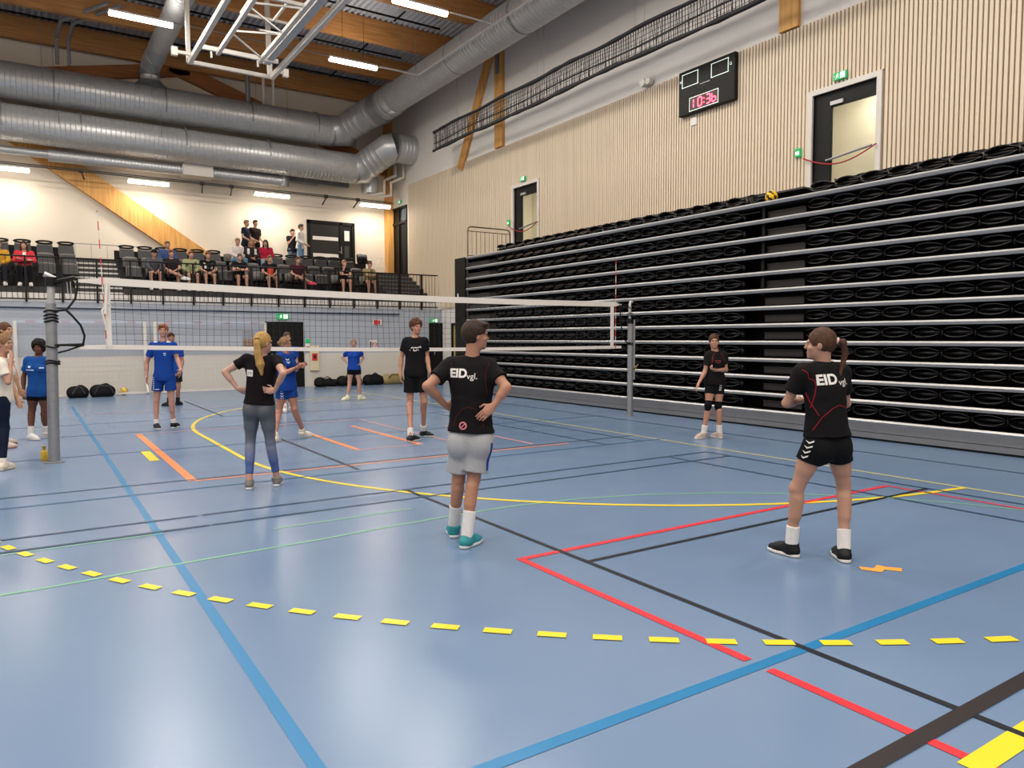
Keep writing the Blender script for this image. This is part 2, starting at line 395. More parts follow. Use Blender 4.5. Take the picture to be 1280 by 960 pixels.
# ---- balcony slab, upper end wall, diagonal timbers
slab = MB().box(-13, XW, YE, YU, 2.68, 2.82).box(-13, XW, YE - .02, YE + .1, 2.66, 2.9).build('balcony_slab', M['white_paint'], kind='structure')
wall_up = MB().box(-13, XW, YU, YU + .2, 2.8, ZC + .4).build('wall_far', M['end_upper'], kind='structure')
def diag(a, b, w, t=.22, m='glulam_y'): MB().bar((a[0], YU - t/2, a[1]), (b[0], YU - t/2, b[1]), t, w).build('timber_brace', M[m], wall_up)
diag((-2.6, 9.95), (5.95, 4.15), .72)
M['glulam_d'] = wood('glulam_brace_dark', '#7d4a20', '#a4652b', 2, 'x')
diag((4.6, 11.25), (12.7, 8.55), .5, m='glulam_d')
diag((5.2, 11.2), (-2.0, 9.6), .42, m='glulam_d')
# black double door of the walkway
dr = MB(); y = YU
for a, b in ((9.40, 9.52), (10.72, 10.84), (11.24, 11.36)): dr.box(a, b, y - .1, y - .001, 4.18, 6.26)
dr.box(9.4, 11.36, y - .1, y - .001, 6.16, 6.28)
door7 = dr.build('door_7', M['black'], kind='structure')
MB().box(9.52, 10.72, y - .06, y - .002, 4.2, 6.16).build('door_leaf', mat('dark_door_leaf', '#1d1a1b', .4), door7)
MB().box(10.84, 11.24, y - .05, y - .002, 4.2, 6.16).build('door_leaf', M['black'], door7)
for z in (4.85, 5.52): MB().box(9.62, 10.66, y - .075, y - .06, z, z + .14).build('glass_band', M['paper'], door7)
MB().box(10.93, 11.14, y - .06, y - .05, 5.55, 5.95).build('notice', M['paper'], door7)
MB().box(10.92, 11.12, y - .057, y - .05, 4.25, 5.35).build('pane', mat('dark_pane', '#3a3f3b', .15), door7)
MB().tube([(10.77, y - .13, 5.02), (10.77, y - .13, 5.3)], .015, 6).tube([(10.77, y - .13, 5.08), (10.66, y - .13, 5.08)], .012, 6).build('door_handle', M['alu'], door7)

# ---- other walls (outside the frame) and the roof
MB().box(-13.2, -13, -14, YU, 0, ZC + .4).build('wall_left', M['white_paint'], kind='structure')
MB().box(-13, XW, -14.2, -14, 0, ZC + .4).build('wall_back', M['white_paint'], kind='structure')
dk = MB(); pts = []; x = -13.0
while x < XW:
    pts += [(x, ZC), (x + .07, ZC), (x + .095, ZC + .07), (x + .165, ZC + .07), (x + .19, ZC)]; x += .19
vs = []; fs = []
for i, (px, pz) in enumerate(pts): vs += [(px, -14, pz), (px, YU, pz)]
fs = [(2*i, 2*i+1, 2*i+3, 2*i+2) for i in range(len(pts)-1)]
dk.add(vs, fs); dk.box(-13.2, XW + .25, -14, YU, ZC + .1, ZC + .3)
ceiling = dk.build('ceiling', M['deck'], kind='structure')
yb = 28.8
while yb > -13:
    MB().box(-13, XW - .02, yb - .1, yb + .1, 11.12, ZC - .005).build('roof_beam', M['glulam'], ceiling, bevel=.01)
    yb -= 2.93
yb = 27.4
while yb > -13:
    MB().box(-13, 11.4, yb - .02, yb + .02, 11.42, 11.47).build('ceiling_track', M['black'], ceiling)
    for x in (-8, -2, 4, 10): MB().box(x - .02, x + .02, yb - .4, yb + .4, 11.5, 11.54).build('track_bracket', M['black'], ceiling)
    yb -= 2.93
# ================================================================== CEILING LIGHTS
def batten(name, x, y, z, length, power, label, group, tophang=True, warm=(1, .955, .89)):
    root = empty(name, (x, y, z), label=label, cat='light', group=group)
    L = length / 2
    MB().box(-L, L, -.07, .07, .02, .07).box(-L - .02, -L, -.07, .07, -.03, .07).box(L, L + .02, -.07, .07, -.03, .07).build('housing', M['lamp_body'], root)
    MB().tube([(-L, 0, -.02), (L, 0, -.02)], .075, 12).build('diffuser', M['lamp'], root, smooth=True)
    if tophang:
        h = MB()
        for s in (-1, 1): h.tube([(s*L*.45, 0, .07), (s*L*.45, 0, 11.42 - z)], .006, 4)
        h.build('hanger', M['black'], root)
    l = bpy.data.lights.new('lamp_light', 'AREA'); l.shape = 'RECTANGLE'; l.size = length * .95; l.size_y = .1; l.energy = power; l.color = warm
    lo = bpy.data.objects.new('lamp_light', l); COL.objects.link(lo); lo.parent = root; lo.location = (0, 0, -.11)
    if tophang:      # added fill lamp above each hanging batten, brightens the roof deck
        l = bpy.data.lights.new('added_roof_fill', 'AREA'); l.shape = 'RECTANGLE'; l.size = length * .95; l.size_y = .1; l.energy = power * .15; l.color = warm
        lo = bpy.data.objects.new('added_roof_fill', l); COL.objects.link(lo); lo.parent = root; lo.location = (0, 0, .08); lo.rotation_euler = (PI, 0, 0)
    return root
labs = {(22, 0): 'bright ceiling batten beside the white basketball frame and riser duct', (22, 1): 'ceiling batten hanging between the basketball frame and the big duct elbow', (17.4, 1): 'ceiling batten cut by the top edge of the photo, right of the basketball frame'}
for yy in (22.0, 17.4, 12.8, 8.2, 3.6, -1, -5.6, -10.2):
    for xx in (-8.8, -3.0, 2.83, 8.66):
        key = (22 if yy == 22.0 else yy, {2.83: 0, 8.66: 1}.get(xx, 9))
        lb = labs.get(key) if key in labs else None
        if lb: batten('ceiling_light', xx, yy, 10.0, 1.5, HALL_POWER, lb, 'hanging battens of the hall')
        else: batten('ceiling_light', xx, yy, 10.0, 1.5, HALL_POWER, 'hanging batten of the hall lighting beyond the picture edge', 'hanging battens of the hall')
nm = ['leftmost of the four battens on the rail above the balcony', 'batten on the balcony rail just above the slanting timber beam', 'batten on the balcony rail above the standing spectators', 'rightmost batten on the balcony rail, by the corner post']
for k, xx in enumerate((-.35, 3.68, 7.82, 11.9)):
    batten('balcony_light', xx, 28.15, 6.94, 1.25, STAND_POWER, nm[k], 'battens on the balcony rail', False, (1, .9, .74))
for xx in (-4.5, -8.6): batten('balcony_light', xx, 28.15, 6.94, 1.25, STAND_POWER, 'batten on the balcony rail left of the picture edge', 'battens on the balcony rail', False, (1, .9, .74))
rail = empty('light_rail', (0, 28.15, 7.05), label='thin dark double rail that carries the battens over the balcony', cat='rail')
MB().tube([(-13, 28.15, 7.06), (12.7, 28.15, 7.06)], .018, 6).tube([(-13, 28.3, 7.14), (12.7, 28.3, 7.14)], .018, 6).build('conduit', M['dark_grey'], None).parent = None
bpy.data.objects['conduit'].parent = rail; bpy.data.objects['conduit'].location = (0, -28.15, -7.05)
for x in (1.7, 5.4, 6.4, 9.9, 11.2):
    MB().bar((x, 0, 0), (x + .16, .95, -.12), .04, .04).box(x - .07, x + .07, .02, .1, -.02, .1).build('wall_bracket', M['dark_grey'], rail)

# white conduit that runs beside the long duct and feeds the lights
cd = empty('cable_conduit', (9.5, 22, 10.05), label='pale conduit joining the battens and running along the big roof duct', cat='conduit')
MB().tube([(0, 0, 0), (1.35, 0, .0), (1.35, -34, .0)], .03, 6).build('pipe', M['lamp_body'], cd)
MB().tube([(0, -4.6, 0), (1.35, -4.6, 0)], .025, 6).build('pipe', M['lamp_body'], cd)
for yy in (17.4, 22.0):
    tag(MB().tube([(3.6, yy, 10.06), (7.9, yy, 10.06)], .015, 6).build('lamp_cable_tray', M['steel']), 'slim grey tray along the %s row of hanging battens' % ('nearer' if yy < 20 else 'farther'), 'cable tray')

# ================================================================== DUCTS
def duct(path, r, parent, name='duct_run', ribs=.14, n=28):
    P = [np.array(p, float) for p in path]; pts = []; rad = []
    for a, b in zip(P[:-1], P[1:]):
        L = np.linalg.norm(b - a); k = max(1, int(L / ribs))
        for i in range(k):
            for t, q in ((0, 1.0), (.8, 1.0), (.87, 1.022), (.94, 1.0)):
                pts.append(a + (b - a) * (i + t) / k); rad.append(r * (q if (0 < i < k-1 or t == 0) else 1))
    pts.append(P[-1]); rad.append(r)
    return MB().tube(pts, r, n, radii=rad).build(name, M['duct'], parent, smooth=True)
def collar(c, d, r, parent, w=.12):
    d = unit(d); c = np.array(c, float)
    MB().tube([c - d*w/2, c + d*w/2], r, 28).build('collar', M['steel'], parent, smooth=True)
def wires(parent, lst, top=11.4):
    for x, y, z in lst:
        MB().tube([(x, y, z), (x, y, top)], .008, 4).build('hanger_wire', M['steel'], parent)
d1 = empty('ventilation_duct', (0, 27.9, 9.55), label='upper of the two big spiral ducts, turning to run along the right wall', cat='duct')
def rel(parent, f, *a, **k):
    o = f(*a, **k); return o
def at0(root):
    """children are written in world metres: undo the root's offset"""
    for c in root.children: c.location = Vector(c.location) - Vector(root.location)
duct([(-13, 27.9, 9.57), (10.0, 27.9, 9.52)], .56, d1)
duct([(10.0, 27.9, 9.52), (10.45, 27.75, 9.55), (11.0, 26.9, 9.98), (11.35, 26.1, 10.18), (11.5, 25.2, 10.3)], .55, d1, 'elbow', ribs=.2)
duct([(11.5, 25.2, 10.3), (11.5, -13.9, 10.3)], .5, d1, ribs=.16)
collar((11.32, 26.15, 10.16), (.35, -.9, .2), .585, d1, .4); collar((10.05, 27.9, 9.52), (1, 0, 0), .58, d1, .1)
for y_ in (20.6, 17.0, 13.0): collar((11.5, y_, 10.3), (0, 1, 0), .512, d1, .06)
for x in (-1.2, 1.0, 4.2, 7.0, 9.4): collar((x, 27.9, 9.55), (1, 0, 0), .572, d1, .05)
wires(d1, [(x, 27.3, 9.6) for x in (.7, 1.0, 3.75, 7.1, 8.2)] + [(x, y, 10.3) for y in (12, 16, 19.5, 22.5) for x in (11.0, 12.0)])
at0(d1)
d2 = empty('ventilation_duct', (0, 27.9, 8.3), label='lower of the two big spiral ducts, bending into the right wall', cat='duct')
duct([(-13, 27.9, 8.36), (10.95, 27.9, 8.2)], .56, d2)
duct([(10.95, 27.9, 8.2), (11.2, 27.8, 8.22), (11.9, 26.95, 8.85), (12.2, 26.8, 8.95)], .55, d2, 'elbow', ribs=.2)
duct([(12.2, 26.8, 8.95), (12.94, 26.8, 8.95)], .55, d2)
collar((11.0, 27.9, 8.2), (1, 0, 0), .58, d2, .1); collar((12.15, 26.8, 8.95), (1, 0, 0), .57, d2, .06)
for x in (-.4, 1.7, 4.8, 7.6): collar((x, 27.9, 8.3), (1, 0, 0), .572, d2, .05)
wires(d2, [(x, 27.3, 8.3) for x in (1.1, 4.0, 6.9, 9.2, 10.9)], 9.2)
at0(d2)
d3 = empty('riser_duct', (3.8, 27.9, 10.0), label='upright duct rising from the upper big duct and bending towards the camera', cat='duct')
duct([(3.8, 27.9, 9.95), (3.8, 27.9, 10.62)], .31, d3, ribs=.1, n=22)
duct([(3.8, 27.9, 10.62), (3.81, 27.72, 10.72), (3.82, 27.3, 10.76), (3.83, 26.8, 10.76)], .31, d3, 'elbow', ribs=.15, n=22)
duct([(3.83, 26.8, 10.76), (3.83, 6, 10.76)], .30, d3, ribs=.2, n=22)
MB().lathe((3.8, 27.9, 9.98), [(.62, 0), (.36, .22), (.36, .25)], 22).build('saddle', M['steel'], d3, smooth=True)
collar((3.8, 27.9, 10.5), (0, 0, 1), .325, d3, .22)
at0(d3)
d4 = empty('supply_duct', (0, 28.5, 7.55), label='slim spiral duct with a white box under the lower big duct', cat='duct')
duct([(.8, 28.3, 7.5), (8.3, 28.3, 7.5)], .2, d4, ribs=.1, n=18)
duct([(-13, 28.3, 7.52), (.8, 28.3, 7.52)], .13, d4, ribs=.2, n=14)
MB().box(4.75, 5.75, 28.0, 28.6, 7.3, 7.72).build('damper_box', M['white_metal'], d4)
MB().lathe((8.3, 28.3, 7.3), [(.2, 0), (.2, .4)], 16).build('end_cap', M['steel'], d4, smooth=True)
MB().box(7.2, 9.8, 28.55, 28.9, 7.6, 7.95).box(9.8, 11.0, 28.6, 28.8, 7.62, 7.8).build('grey_channel', M['kick'], d4)
at0(d4)
tag(MB().lathe((11.75, 28.3, 7.35), [(.1, 0), (.34, .06), (.36, .5), (.3, .7)], 18).build('duct_stub', M['duct'], None, smooth=True), 'short round duct stub under the elbow of the lower big duct', 'duct')
rd = empty('roof_drain_pipes', (0, 0, 0), label='thin white pipes stepping down the corner under the duct elbow', cat='pipe')
MB().tube([(12.6, 27.7, 8.5), (12.6, 27.7, 8.1), (12.2, 27.9, 7.9), (12.2, 27.9, 7.4), (11.6, 28.2, 7.3)], .05, 6).build('pipe', M['white_metal'], rd)
MB().tube([(12.8, 27.4, 8.5), (12.8, 27.4, 8.0), (12.4, 27.7, 7.8), (12.4, 27.7, 7.3), (11.9, 28.0, 7.2)], .05, 6).build('pipe', M['white_metal'], rd)
for k, (x, x2) in enumerate(((1.13, .2), (1.45, .55))):
    tag(MB().tube([(x, 27.6, 10.2), (x, 27.6, 11.0), (x + .1, 26.8, 11.25), (x + 1.2, 24.8, 11.3)], .055, 8).build('sprinkler_pipe', M['steel']), ['left', 'right'][k] + ' of two bent steel pipes above the upper big duct, left of the riser', 'pipe')
for k, x in enumerate((6.95, 7.5, 7.85)):
    tag(MB().tube([(x, 27.8, 10.0), (x, 27.8, 11.1)], [.09, .05, .05][k], 8).build('hanging_pipe', M['white_metal'] if k else M['steel']), ['thick grey drop pipe above the upper duct, seen through the basketball frame', 'left of two thin white drop pipes below the basketball frame corner', 'right of two thin white drop pipes below the basketball frame corner'][k], 'pipe')

# ================================================================== BASKETBALL FRAME folded under the roof
bb = empty('basketball_backstop', (4.7, 20.2, 8.5), label='white steel basketball frame folded up under the roof', cat='basketball frame')
w = .085
def bbar(a, b, name, ww=.085, hh=.085): MB().bar((a[0]-4.7, a[1]-20.2, a[2]-8.5), (b[0]-4.7, b[1]-20.2, b[2]-8.5), ww, hh).build(name, M['white_metal'], bb)
bbar((3.66, 20.2, 8.5), (5.68, 20.2, 8.5), 'crossbar')
bbar((3.66, 20.2, 8.5), (3.66, 12.5, 8.5), 'rail', .1, .12); bbar((5.68, 20.2, 8.5), (5.68, 12.5, 8.5), 'rail', .1, .12)
bbar((3.64, 20.24, 8.5), (3.64, 20.3, 11.4), 'post', .09, .12); bbar((5.64, 20.24, 8.5), (5.6, 20.3, 11.4), 'post', .1, .14)
bbar((3.7, 19.35, 8.62), (5.6, 19.35, 8.62), 'crossbar', .08, .1)
bbar((4.16, 19.4, 8.55), (4.16, 13.5, 8.55), 'inner_rail'); bbar((4.3, 17.6, 8.9), (4.3, 13.5, 8.9), 'inner_rail', .05, .05)
bbar((5.15, 19.4, 8.55), (5.15, 13.5, 8.55), 'inner_rail'); bbar((5.02, 17.6, 8.9), (5.02, 13.5, 8.9), 'inner_rail', .05, .05)
bbar((4.16, 15.8, 8.6), (5.2, 15.8, 8.6), 'crossbar', .07, .07); bbar((4.16, 13.6, 8.6), (5.68, 13.6, 8.6), 'crossbar', .07, .07)
for a, b in (((4.16, 18.0, 8.58), (5.15, 19.2, 8.58)), ((4.16, 18.0, 8.62), (5.15, 17.6, 8.62)), ((4.16, 16.4, 8.58), (5.15, 17.4, 8.58)), ((4.16, 16.3, 8.62), (5.15, 16.0, 8.62)), ((5.15, 17.5, 8.6), (5.15, 19.3, 9.3))): bbar(a, b, 'brace', .035, .035)
bbar((4.4, 17.6, 8.9), (5.6, 17.6, 8.9), 'brace', .05, .05)
bbar((3.3, 20.0, 8.62), (3.66, 20.0, 8.62), 'buffer', .07, .07); bbar((3.28, 19.94, 8.62), (3.28, 20.06, 8.62), 'buffer_plate', .14, .2)
bbar((5.68, 20.0, 8.6), (5.98, 20.0, 8.6), 'buffer', .07, .07); bbar((5.98, 19.94, 8.6), (5.98, 20.06, 8.6), 'buffer_plate', .14, .2)
for x in (4.0, 5.1): bbar((x, 19.35, 8.4), (x, 19.35, 8.56), 'hook', .04, .04)
MB().box(.62, .80, -6.5, -.5, .12, .16).build('folded_board', mat('grey_board', '#c0bdb8', .9, spec=.1), bb)

# ================================================================== ROLLED DIVIDER NET
dv = empty('divider_net', (12.0, 0, 8.7), label='long rolled black divider net slung in front of the right wall', cat='net')
rnd = random.Random(7)
Yd = [23.2 - .35*i for i in range(96)]
MB().tube([(0, y, .0 + .02*math.sin(y*2.1)) for y in Yd], .05, 6, radii=[.045 + .02*rnd.random() for _ in Yd]).build('top_roll', M['cord'], dv)
MB().tube([(.02, y, -.38 + .02*math.sin(y*1.3)) for y in Yd], .02, 5).build('middle_rope', M['cord'], dv)
MB().tube([(-.02, y, -.62 - .05*abs(math.sin(y*.45)) + .02*rnd.random()) for y in Yd], .04, 6, radii=[.04 + .03*rnd.random() for _ in Yd]).build('bottom_roll', M['cord'], dv)
nt = MB(); rnd = random.Random(9)
y = 23.2
while y > -9:
    b = -.62 - .05*abs(math.sin(y*.45)); j = rnd.uniform(-.05, .05)
    nt.bar((0, y, 0), (rnd.uniform(-.05, .05), y + j, b), .009, .009)
    if y > 3: nt.bar((.06, y + .05, 0), (.05, y - j, b + .05), .009, .009)
    y -= .085
for k in range(1, 6):
    P = [(.03*math.sin(y + k), y, -.11*k + .015*math.sin(y*3 + k)) for y in Yd[:70]]
    for a, b in zip(P[:-1], P[1:]): nt.bar(a, b, .008, .008)
nt.build('netting', M['cord'], dv, kind='stuff')
for y in (21.5, 17.0, 16.7, 13.1, 12.8, 8.0, 3.0, -3): MB().tube([(0, y, 0), (0, y, 2.4)], .008, 4).build('hanger_wire', M['steel'], dv)

# ================================================================== SCOREBOARD, SIGNS on the right wall
sb = empty('scoreboard', (12.90, 11.66, 7.17), label='black electronic scoreboard showing 10:36 in red on the slatted wall', cat='scoreboard')
Ys = .81; Zs = .5
MB().box(-.12, 0, -Ys, Ys, -Zs, Zs).build('case', M['black'], sb, bevel=.02)
MB().box(-.125, -.12, -Ys + .01, Ys - .01, .02, .028).box(-.125, -.12, -Ys + .01, Ys - .01, -.2, -.192).build('seam', M['dark_grey'], sb)
def frame_rect(yc, zc, wy, wz, name='score_window'):
    f = MB(); t = .012
    f.box(-.13, -.12, yc - wy, yc + wy, zc + wz - t, zc + wz).box(-.13, -.12, yc - wy, yc + wy, zc - wz, zc - wz + t).box(-.13, -.12, yc - wy, yc - wy + t, zc - wz, zc + wz).box(-.13, -.12, yc + wy - t, yc + wy, zc - wz, zc + wz)
    return f.build(name, M['sign_white'], sb)
frame_rect(.46, .27, .24, .15); frame_rect(-.40, .27, .24, .15); frame_rect(.05, -.30, .42, .15)
MB().box(-.128, -.122, -.36, .46, -.44, -.16).build('clock_window', mat('dark_red_window', '#3a0810', .3), sb)
led = mat('led_red', '#ff4055', .4, emit='#ff4a60', estr=5.0)
SEG = {'0': 'abcdef', '1': 'ef', '3': 'abgcd', '6': 'afgcde'}
def digit(ch, yc, zc, w=.055, h=.095, t=.014):
    # seen from the hall +Y is on the left, so the digit's right side is at lower Y
    m = MB(); x0, x1 = -.138, -.130; sl = -.012
    def hz(z): m.box(x0, x1, yc - w + t, yc + w - t, z - t, z + t)
    def vt(y, z): m.box(x0, x1, y - t, y + t, z - h/2 + t*.6, z + h/2 - t*.6)
    for s in SEG[ch]:
        if s == 'a': hz(zc + h)
        if s == 'g': hz(zc)
        if s == 'd': hz(zc - h)
        if s == 'f': vt(yc + w, zc + h/2)
        if s == 'e': vt(yc + w, zc - h/2)
        if s == 'b': vt(yc - w, zc + h/2)
        if s == 'c': vt(yc - w, zc - h/2)
    m.build('led_digit', led, sb)
SEG['6'] = 'fgcde'
digit('1', .28, -.3); digit('0', .15, -.3); digit('3', -.09, -.3); digit('6', -.25, -.3)
MB().box(-.138, -.130, .015, .04, -.27, -.245).box(-.138, -.130, .015, .04, -.36, -.335).build('led_colon', led, sb)
def text_mesh(s, size, bold=0.0, extrude=0.0):
    cu_ = bpy.data.curves.new('txt', 'FONT'); cu_.body = s; cu_.size = size; cu_.align_x = 'CENTER'; cu_.align_y = 'CENTER'; cu_.offset = bold; cu_.extrude = extrude
    o = bpy.data.objects.new('txt', cu_); COL.objects.link(o)
    dg = bpy.context.evaluated_depsgraph_get(); me = bpy.data.meshes.new_from_object(o.evaluated_get(dg))
    v = [tuple(p.co) for p in me.vertices]; f = [tuple(p.vertices) for p in me.polygons]
    bpy.data.objects.remove(o); bpy.data.curves.remove(cu_); bpy.data.meshes.remove(me)
    return v, f
def wall_text(s, size, x, yc, zc, parent, m, name='lettering', bold=.0):
    v, f = text_mesh(s, size, bold)
    return MB().add([(x, yc - a, zc + b) for a, b, _ in v], [tuple(reversed(q)) for q in f]).build(name, m, parent)
wall_text('H', .09, -.1225, .74, .27, sb, M['sign_white']); wall_text('G', .09, -.1225, -.70, .27, sb, M['sign_white'])
MB().box(-.124, -.12, -.12, .16, .075, .09).build('name_strip', M['alu'], sb)
sw = tag(MB().box(-.04, 0, -.09, .09, -.09, .09).build('wall_switch', M['paper'], loc=(12.92, 12.1, 6.52), bevel=.01), 'small beige socket box just below the scoreboard', 'socket')
def exit_sign(loc, face, label, s=1.0):
    """face: 'x' for the right wall (seen from -X), 'y' for the end wall (seen from -Y)"""
    rt = empty('exit_sign', loc, rz=0 if face == 'y' else PI/2 * 1, label=label, cat='sign')
    if face == 'x': rt.rotation_euler = (0, 0, -PI/2)
    MB().box(-.2*s, .2*s, -.05, 0, -.1*s, .1*s).build('sign_plate', M['green'], rt)
    m = MB(); q = lambda a, b, c, d: m.box(a*s, b*s, -.055, -.05, c*s, d*s)
    q(.02, .16, -.08, .08); m.build('door_mark', M['sign_white'], rt)
    m = MB(); q = lambda a, b, c, d: m.box(a*s, b*s, -.06, -.05, c*s, d*s)
    m.sphere((-.06*s, -.055, .06*s), .017*s, 6, 4)
    m.bar((-.06*s, -.055, .045*s), (-.075*s, -.055, -.015*s), .006, .03*s, up=(1, 0, 0)); m.bar((-.075*s, -.055, -.015*s), (-.03*s, -.055, -.05*s), .006, .018*s, up=(1, 0, 0))
    m.bar((-.075*s, -.055, -.015*s), (-.12*s, -.055, -.075*s), .006, .018*s, up=(1, 0, 0)); m.bar((-.06*s, -.055, .03*s), (-.02*s, -.055, .01*s), .006, .014*s, up=(1, 0, 0)); m.bar((-.065*s, -.055, .03*s), (-.11*s, -.055, .015*s), .006, .014*s, up=(1, 0, 0))
    m.bar((-.19*s, -.055, 0), (-.14*s, -.055, 0), .006, .02*s, up=(1, 0, 0))
    m.build('running_figure', M['sign_white'], rt)
exit_sign((12.88, 8.44, 6.47), 'x', 'green exit sign above the wide doorway right of the scoreboard', .66)
exit_sign((12.88, 19.0, 6.46), 'x', 'small green exit sign above the narrow far doorway in the slatted wall', .66)
exit_sign((12.9, 27.95, 7.12), 'x', 'tiny green exit sign above the glazed door by the corner post', .6)
exit_sign((7.05, 24.48, 2.33), 'y', 'green exit sign above the black double door of the end wall', .95)
exit_sign((12.6, 24.48, 2.25), 'y', 'green exit sign above the black door in the right corner', .7)
for y_, lb in ((9.33, 'small green call point left of the wide doorway'), (19.83, 'small green call point left of the far doorway')):
    rt = empty('call_point', (12.9, y_, 5.24), label=lb, cat='sign')
    MB().box(-.05, 0, -.065, .065, -.085, .085).build('plate', M['green'], rt, bevel=.008)
    MB().box(-.056, -.05, -.04, .04, -.045, .02).build('symbol', M['sign_white'], rt)
for k, (ya, yb_, lb) in enumerate(((9.2, 7.7, 'red rope sagging across the wide doorway'), (19.75, 18.2, 'red rope sagging across the far doorway'))):
    tag(MB().tube([(12.85, ya + (yb_ - ya)*t, 5.1 - .22*math.sin(PI*t) - .03*t) for t in [i/12 for i in range(13)]], .013, 6).build('barrier_rope', M['rope_red'], smooth=True), lb, 'rope')
sp = empty('wall_speaker', (12.9, 13.6, 7.8), label='small round white speaker at the top edge of the slatted wall', cat='speaker')
MB().tube([(-.02, .06, 0), (-.16, .06, 0)], .1, 16).build('body', M['white_metal'], sp, smooth=True); MB().tube([(-.02, -.11, 0), (-.14, -.11, 0)], .085, 16).build('lens', M['white_metal'], sp, smooth=True)
MB().box(-.03, .05, -.08, .08, -.05, .05).build('bracket', M['white_metal'], sp)

# signs and cabinets on the end wall
hs = empty('hose_cabinet', (8.08, 24.42, .95), label='cream fire hose cabinet with a red mark on the end wall', cat='cabinet')
MB().box(-.16, .16, 0, .07, -.42, .42).build('case', mat('cream_box', '#cfc3a0', .6), hs, bevel=.01); MB().box(-.09, .09, -.008, 0, -.08, .16).build('red_mark', M['red'], hs); MB().box(-.03, .03, -.014, -.008, 0, .1).build('flame', M['black'], hs)
fs_ = empty('safety_sign', (7.86, 24.46, 1.45), label='small green and white safety sign beside the double door', cat='sign')
MB().box(-.08, .08, 0, .03, -.25, .16).build('plate', M['paper'], fs_); MB().box(-.07, .07, -.006, 0, .0, .15).build('green_mark', M['green'], fs_); MB().box(-.05, .05, -.006, 0, -.22, -.1).build('red_mark', M['red'], fs_)
s1 = empty('warning_sign', (10.37, 24.47, 2.17), label='upper red and white sign high on the end wall', cat='sign')
MB().box(-.16, .16, 0, .03, -.09, .09).build('plate', M['paper'], s1); MB().box(-.14, .02, -.006, 0, -.08, .08).build('red_mark', M['red'], s1); MB().box(.03, .1, -.006, 0, -.07, .07).build('red_mark', M['red'], s1)
s2 = empty('prohibition_sign', (10.2, 24.47, 1.4), label='lower square red prohibition sign on the end wall', cat='sign')
MB().box(-.14, .14, 0, .03, -.14, .14).build('plate', M['paper'], s2)
ring = MB(); 
for k in range(16):
    a = 2*PI*k/16; b = 2*PI*(k+1)/16; ring.bar((.05 + .08*math.cos(a), -.006, .08*math.sin(a)), (.05 + .08*math.cos(b), -.006, .08*math.sin(b)), .025, .01)
ring.bar((0, -.006, .05), (.1, -.006, -.05), .02, .01); ring.build('ring', M['red'], s2); MB().box(-.13, -.07, -.006, 0, -.12, .1).build('text_block', mat('violet_ink', '#5c4270', .6), s2)
pc = empty('notice_board', (5.94, 24.47, 1.6), label='small poster with a brown lower half left of the double door', cat='poster')
MB().box(-.17, .17, 0, .02, -.26, .26).build('sheet', mat('grey_print', '#8f8f96', .6), pc); MB().box(-.16, .16, -.004, 0, -.25, .0).build('photo_print', mat('brown_print', '#8a705c', .6, var=.5, scale=30), pc)

# ================================================================== RETRACTED BLEACHERS
XB = 10.98
bl = empty('retractable_bleachers', (XB, 0, 0), label='long wall of folded black telescopic bleachers with silver rails', cat='bleachers')
zr = [.285 + .307 * k for k in range(13)]      # rail heights, the first tops the kick board
YA, YB_ = 19.25, -9.0
MB().box(.02, .08, YB_, YA, .035, .27).build('kick_board', M['kick'], bl)
MB().box(.05, .1, YB_, YA, 0, .035).build('rubber_foot', M['black'], bl)
MB().box(.02, .045, YB_, YA, .12, .128).build('board_seam', M['dark_grey'], bl)
prof = [(.024, -.030), (.06, -.032), (.06, .034), (.012, .036), (-.012, .010)]
for k, z in enumerate(zr):
    m = MB(); vs = [(px, y, z + pz) for y in (YB_, YA) for px, pz in prof]
    m.add(vs, [(4, 3, 2, 1, 0), (5, 6, 7, 8, 9)] + [(i, (i+1) % 5, 5 + (i+1) % 5, 5 + i) for i in range(5)])
    m.build('rail', M['alu'], bl)
    MB().box(.06, .62, YB_, YA, z + .0, z + .035).build('deck_board', M['black'], bl)
MB().box(.60, .64, YB_, YA + .6, 0, 3.93).box(.05, .62, YA - .02, YA, 0, 3.93).build('back_panel', M['black'], bl)
MB().box(.05, 1.9, YB_, YA, 3.93, 3.975).build('top_platform', M['dark_grey'], bl)
MB().box(-.03, .3, YA, YA + .62, 0, 4.0).build('end_panel', M['black'], bl)
MB().box(-.035, -.03, YA + .4, YA + .46, 2.85, 2.95).build('latch_plate', M['paper'], bl)
# folded seat: two thin shells that bow apart like a closed eyelid
def folded_seat():
    m = MB(); n = 10; W_ = .20
    def shell(z0, bow, t, x0, x1):
        vs = []
        for i in range(n + 1):
            s = -1 + 2*i/n; y = s * W_; e = (1 - abs(s)**2.4)
            zc = z0 + bow * e; f = x0 + .045 * abs(s)**3
            vs += [(f, y, zc - t/2), (f - .008, y, zc), (f, y, zc + t/2), (x1, y, z0 + bow*e*.6 + t/2), (x1, y, z0 + bow*e*.6 - t/2)]
        fs = []
        for i in range(n):
            for j in range(5): fs.append((5*i + j, 5*i + (j+1) % 5, 5*(i+1) + (j+1) % 5, 5*(i+1) + j))
        fs += [(4, 3, 2, 1, 0), tuple(5*n + j for j in range(5))]
        m.add(vs, fs)
    shell(.034, .046, .018, .0, .34)      # back rest edge, bows up
    shell(-.016, -.050, .020, -.012, .34)  # seat pan edge, bows down
    m.box(.09, .34, -.18, .18, -.02, .035)
    m.box(.10, .3, -.215, -.2, -.10, .10)
    return m
seat_me = folded_seat().mesh('folded_seat', M['black_soft'], True)
pitch = .452
left = [17.55 - pitch*i for i in range(19) if 17.55 - pitch*i > 9.2]
right = [7.62 - pitch*i for i in range(26)]
cnt = 0; far = MB(); fseat = folded_seat()
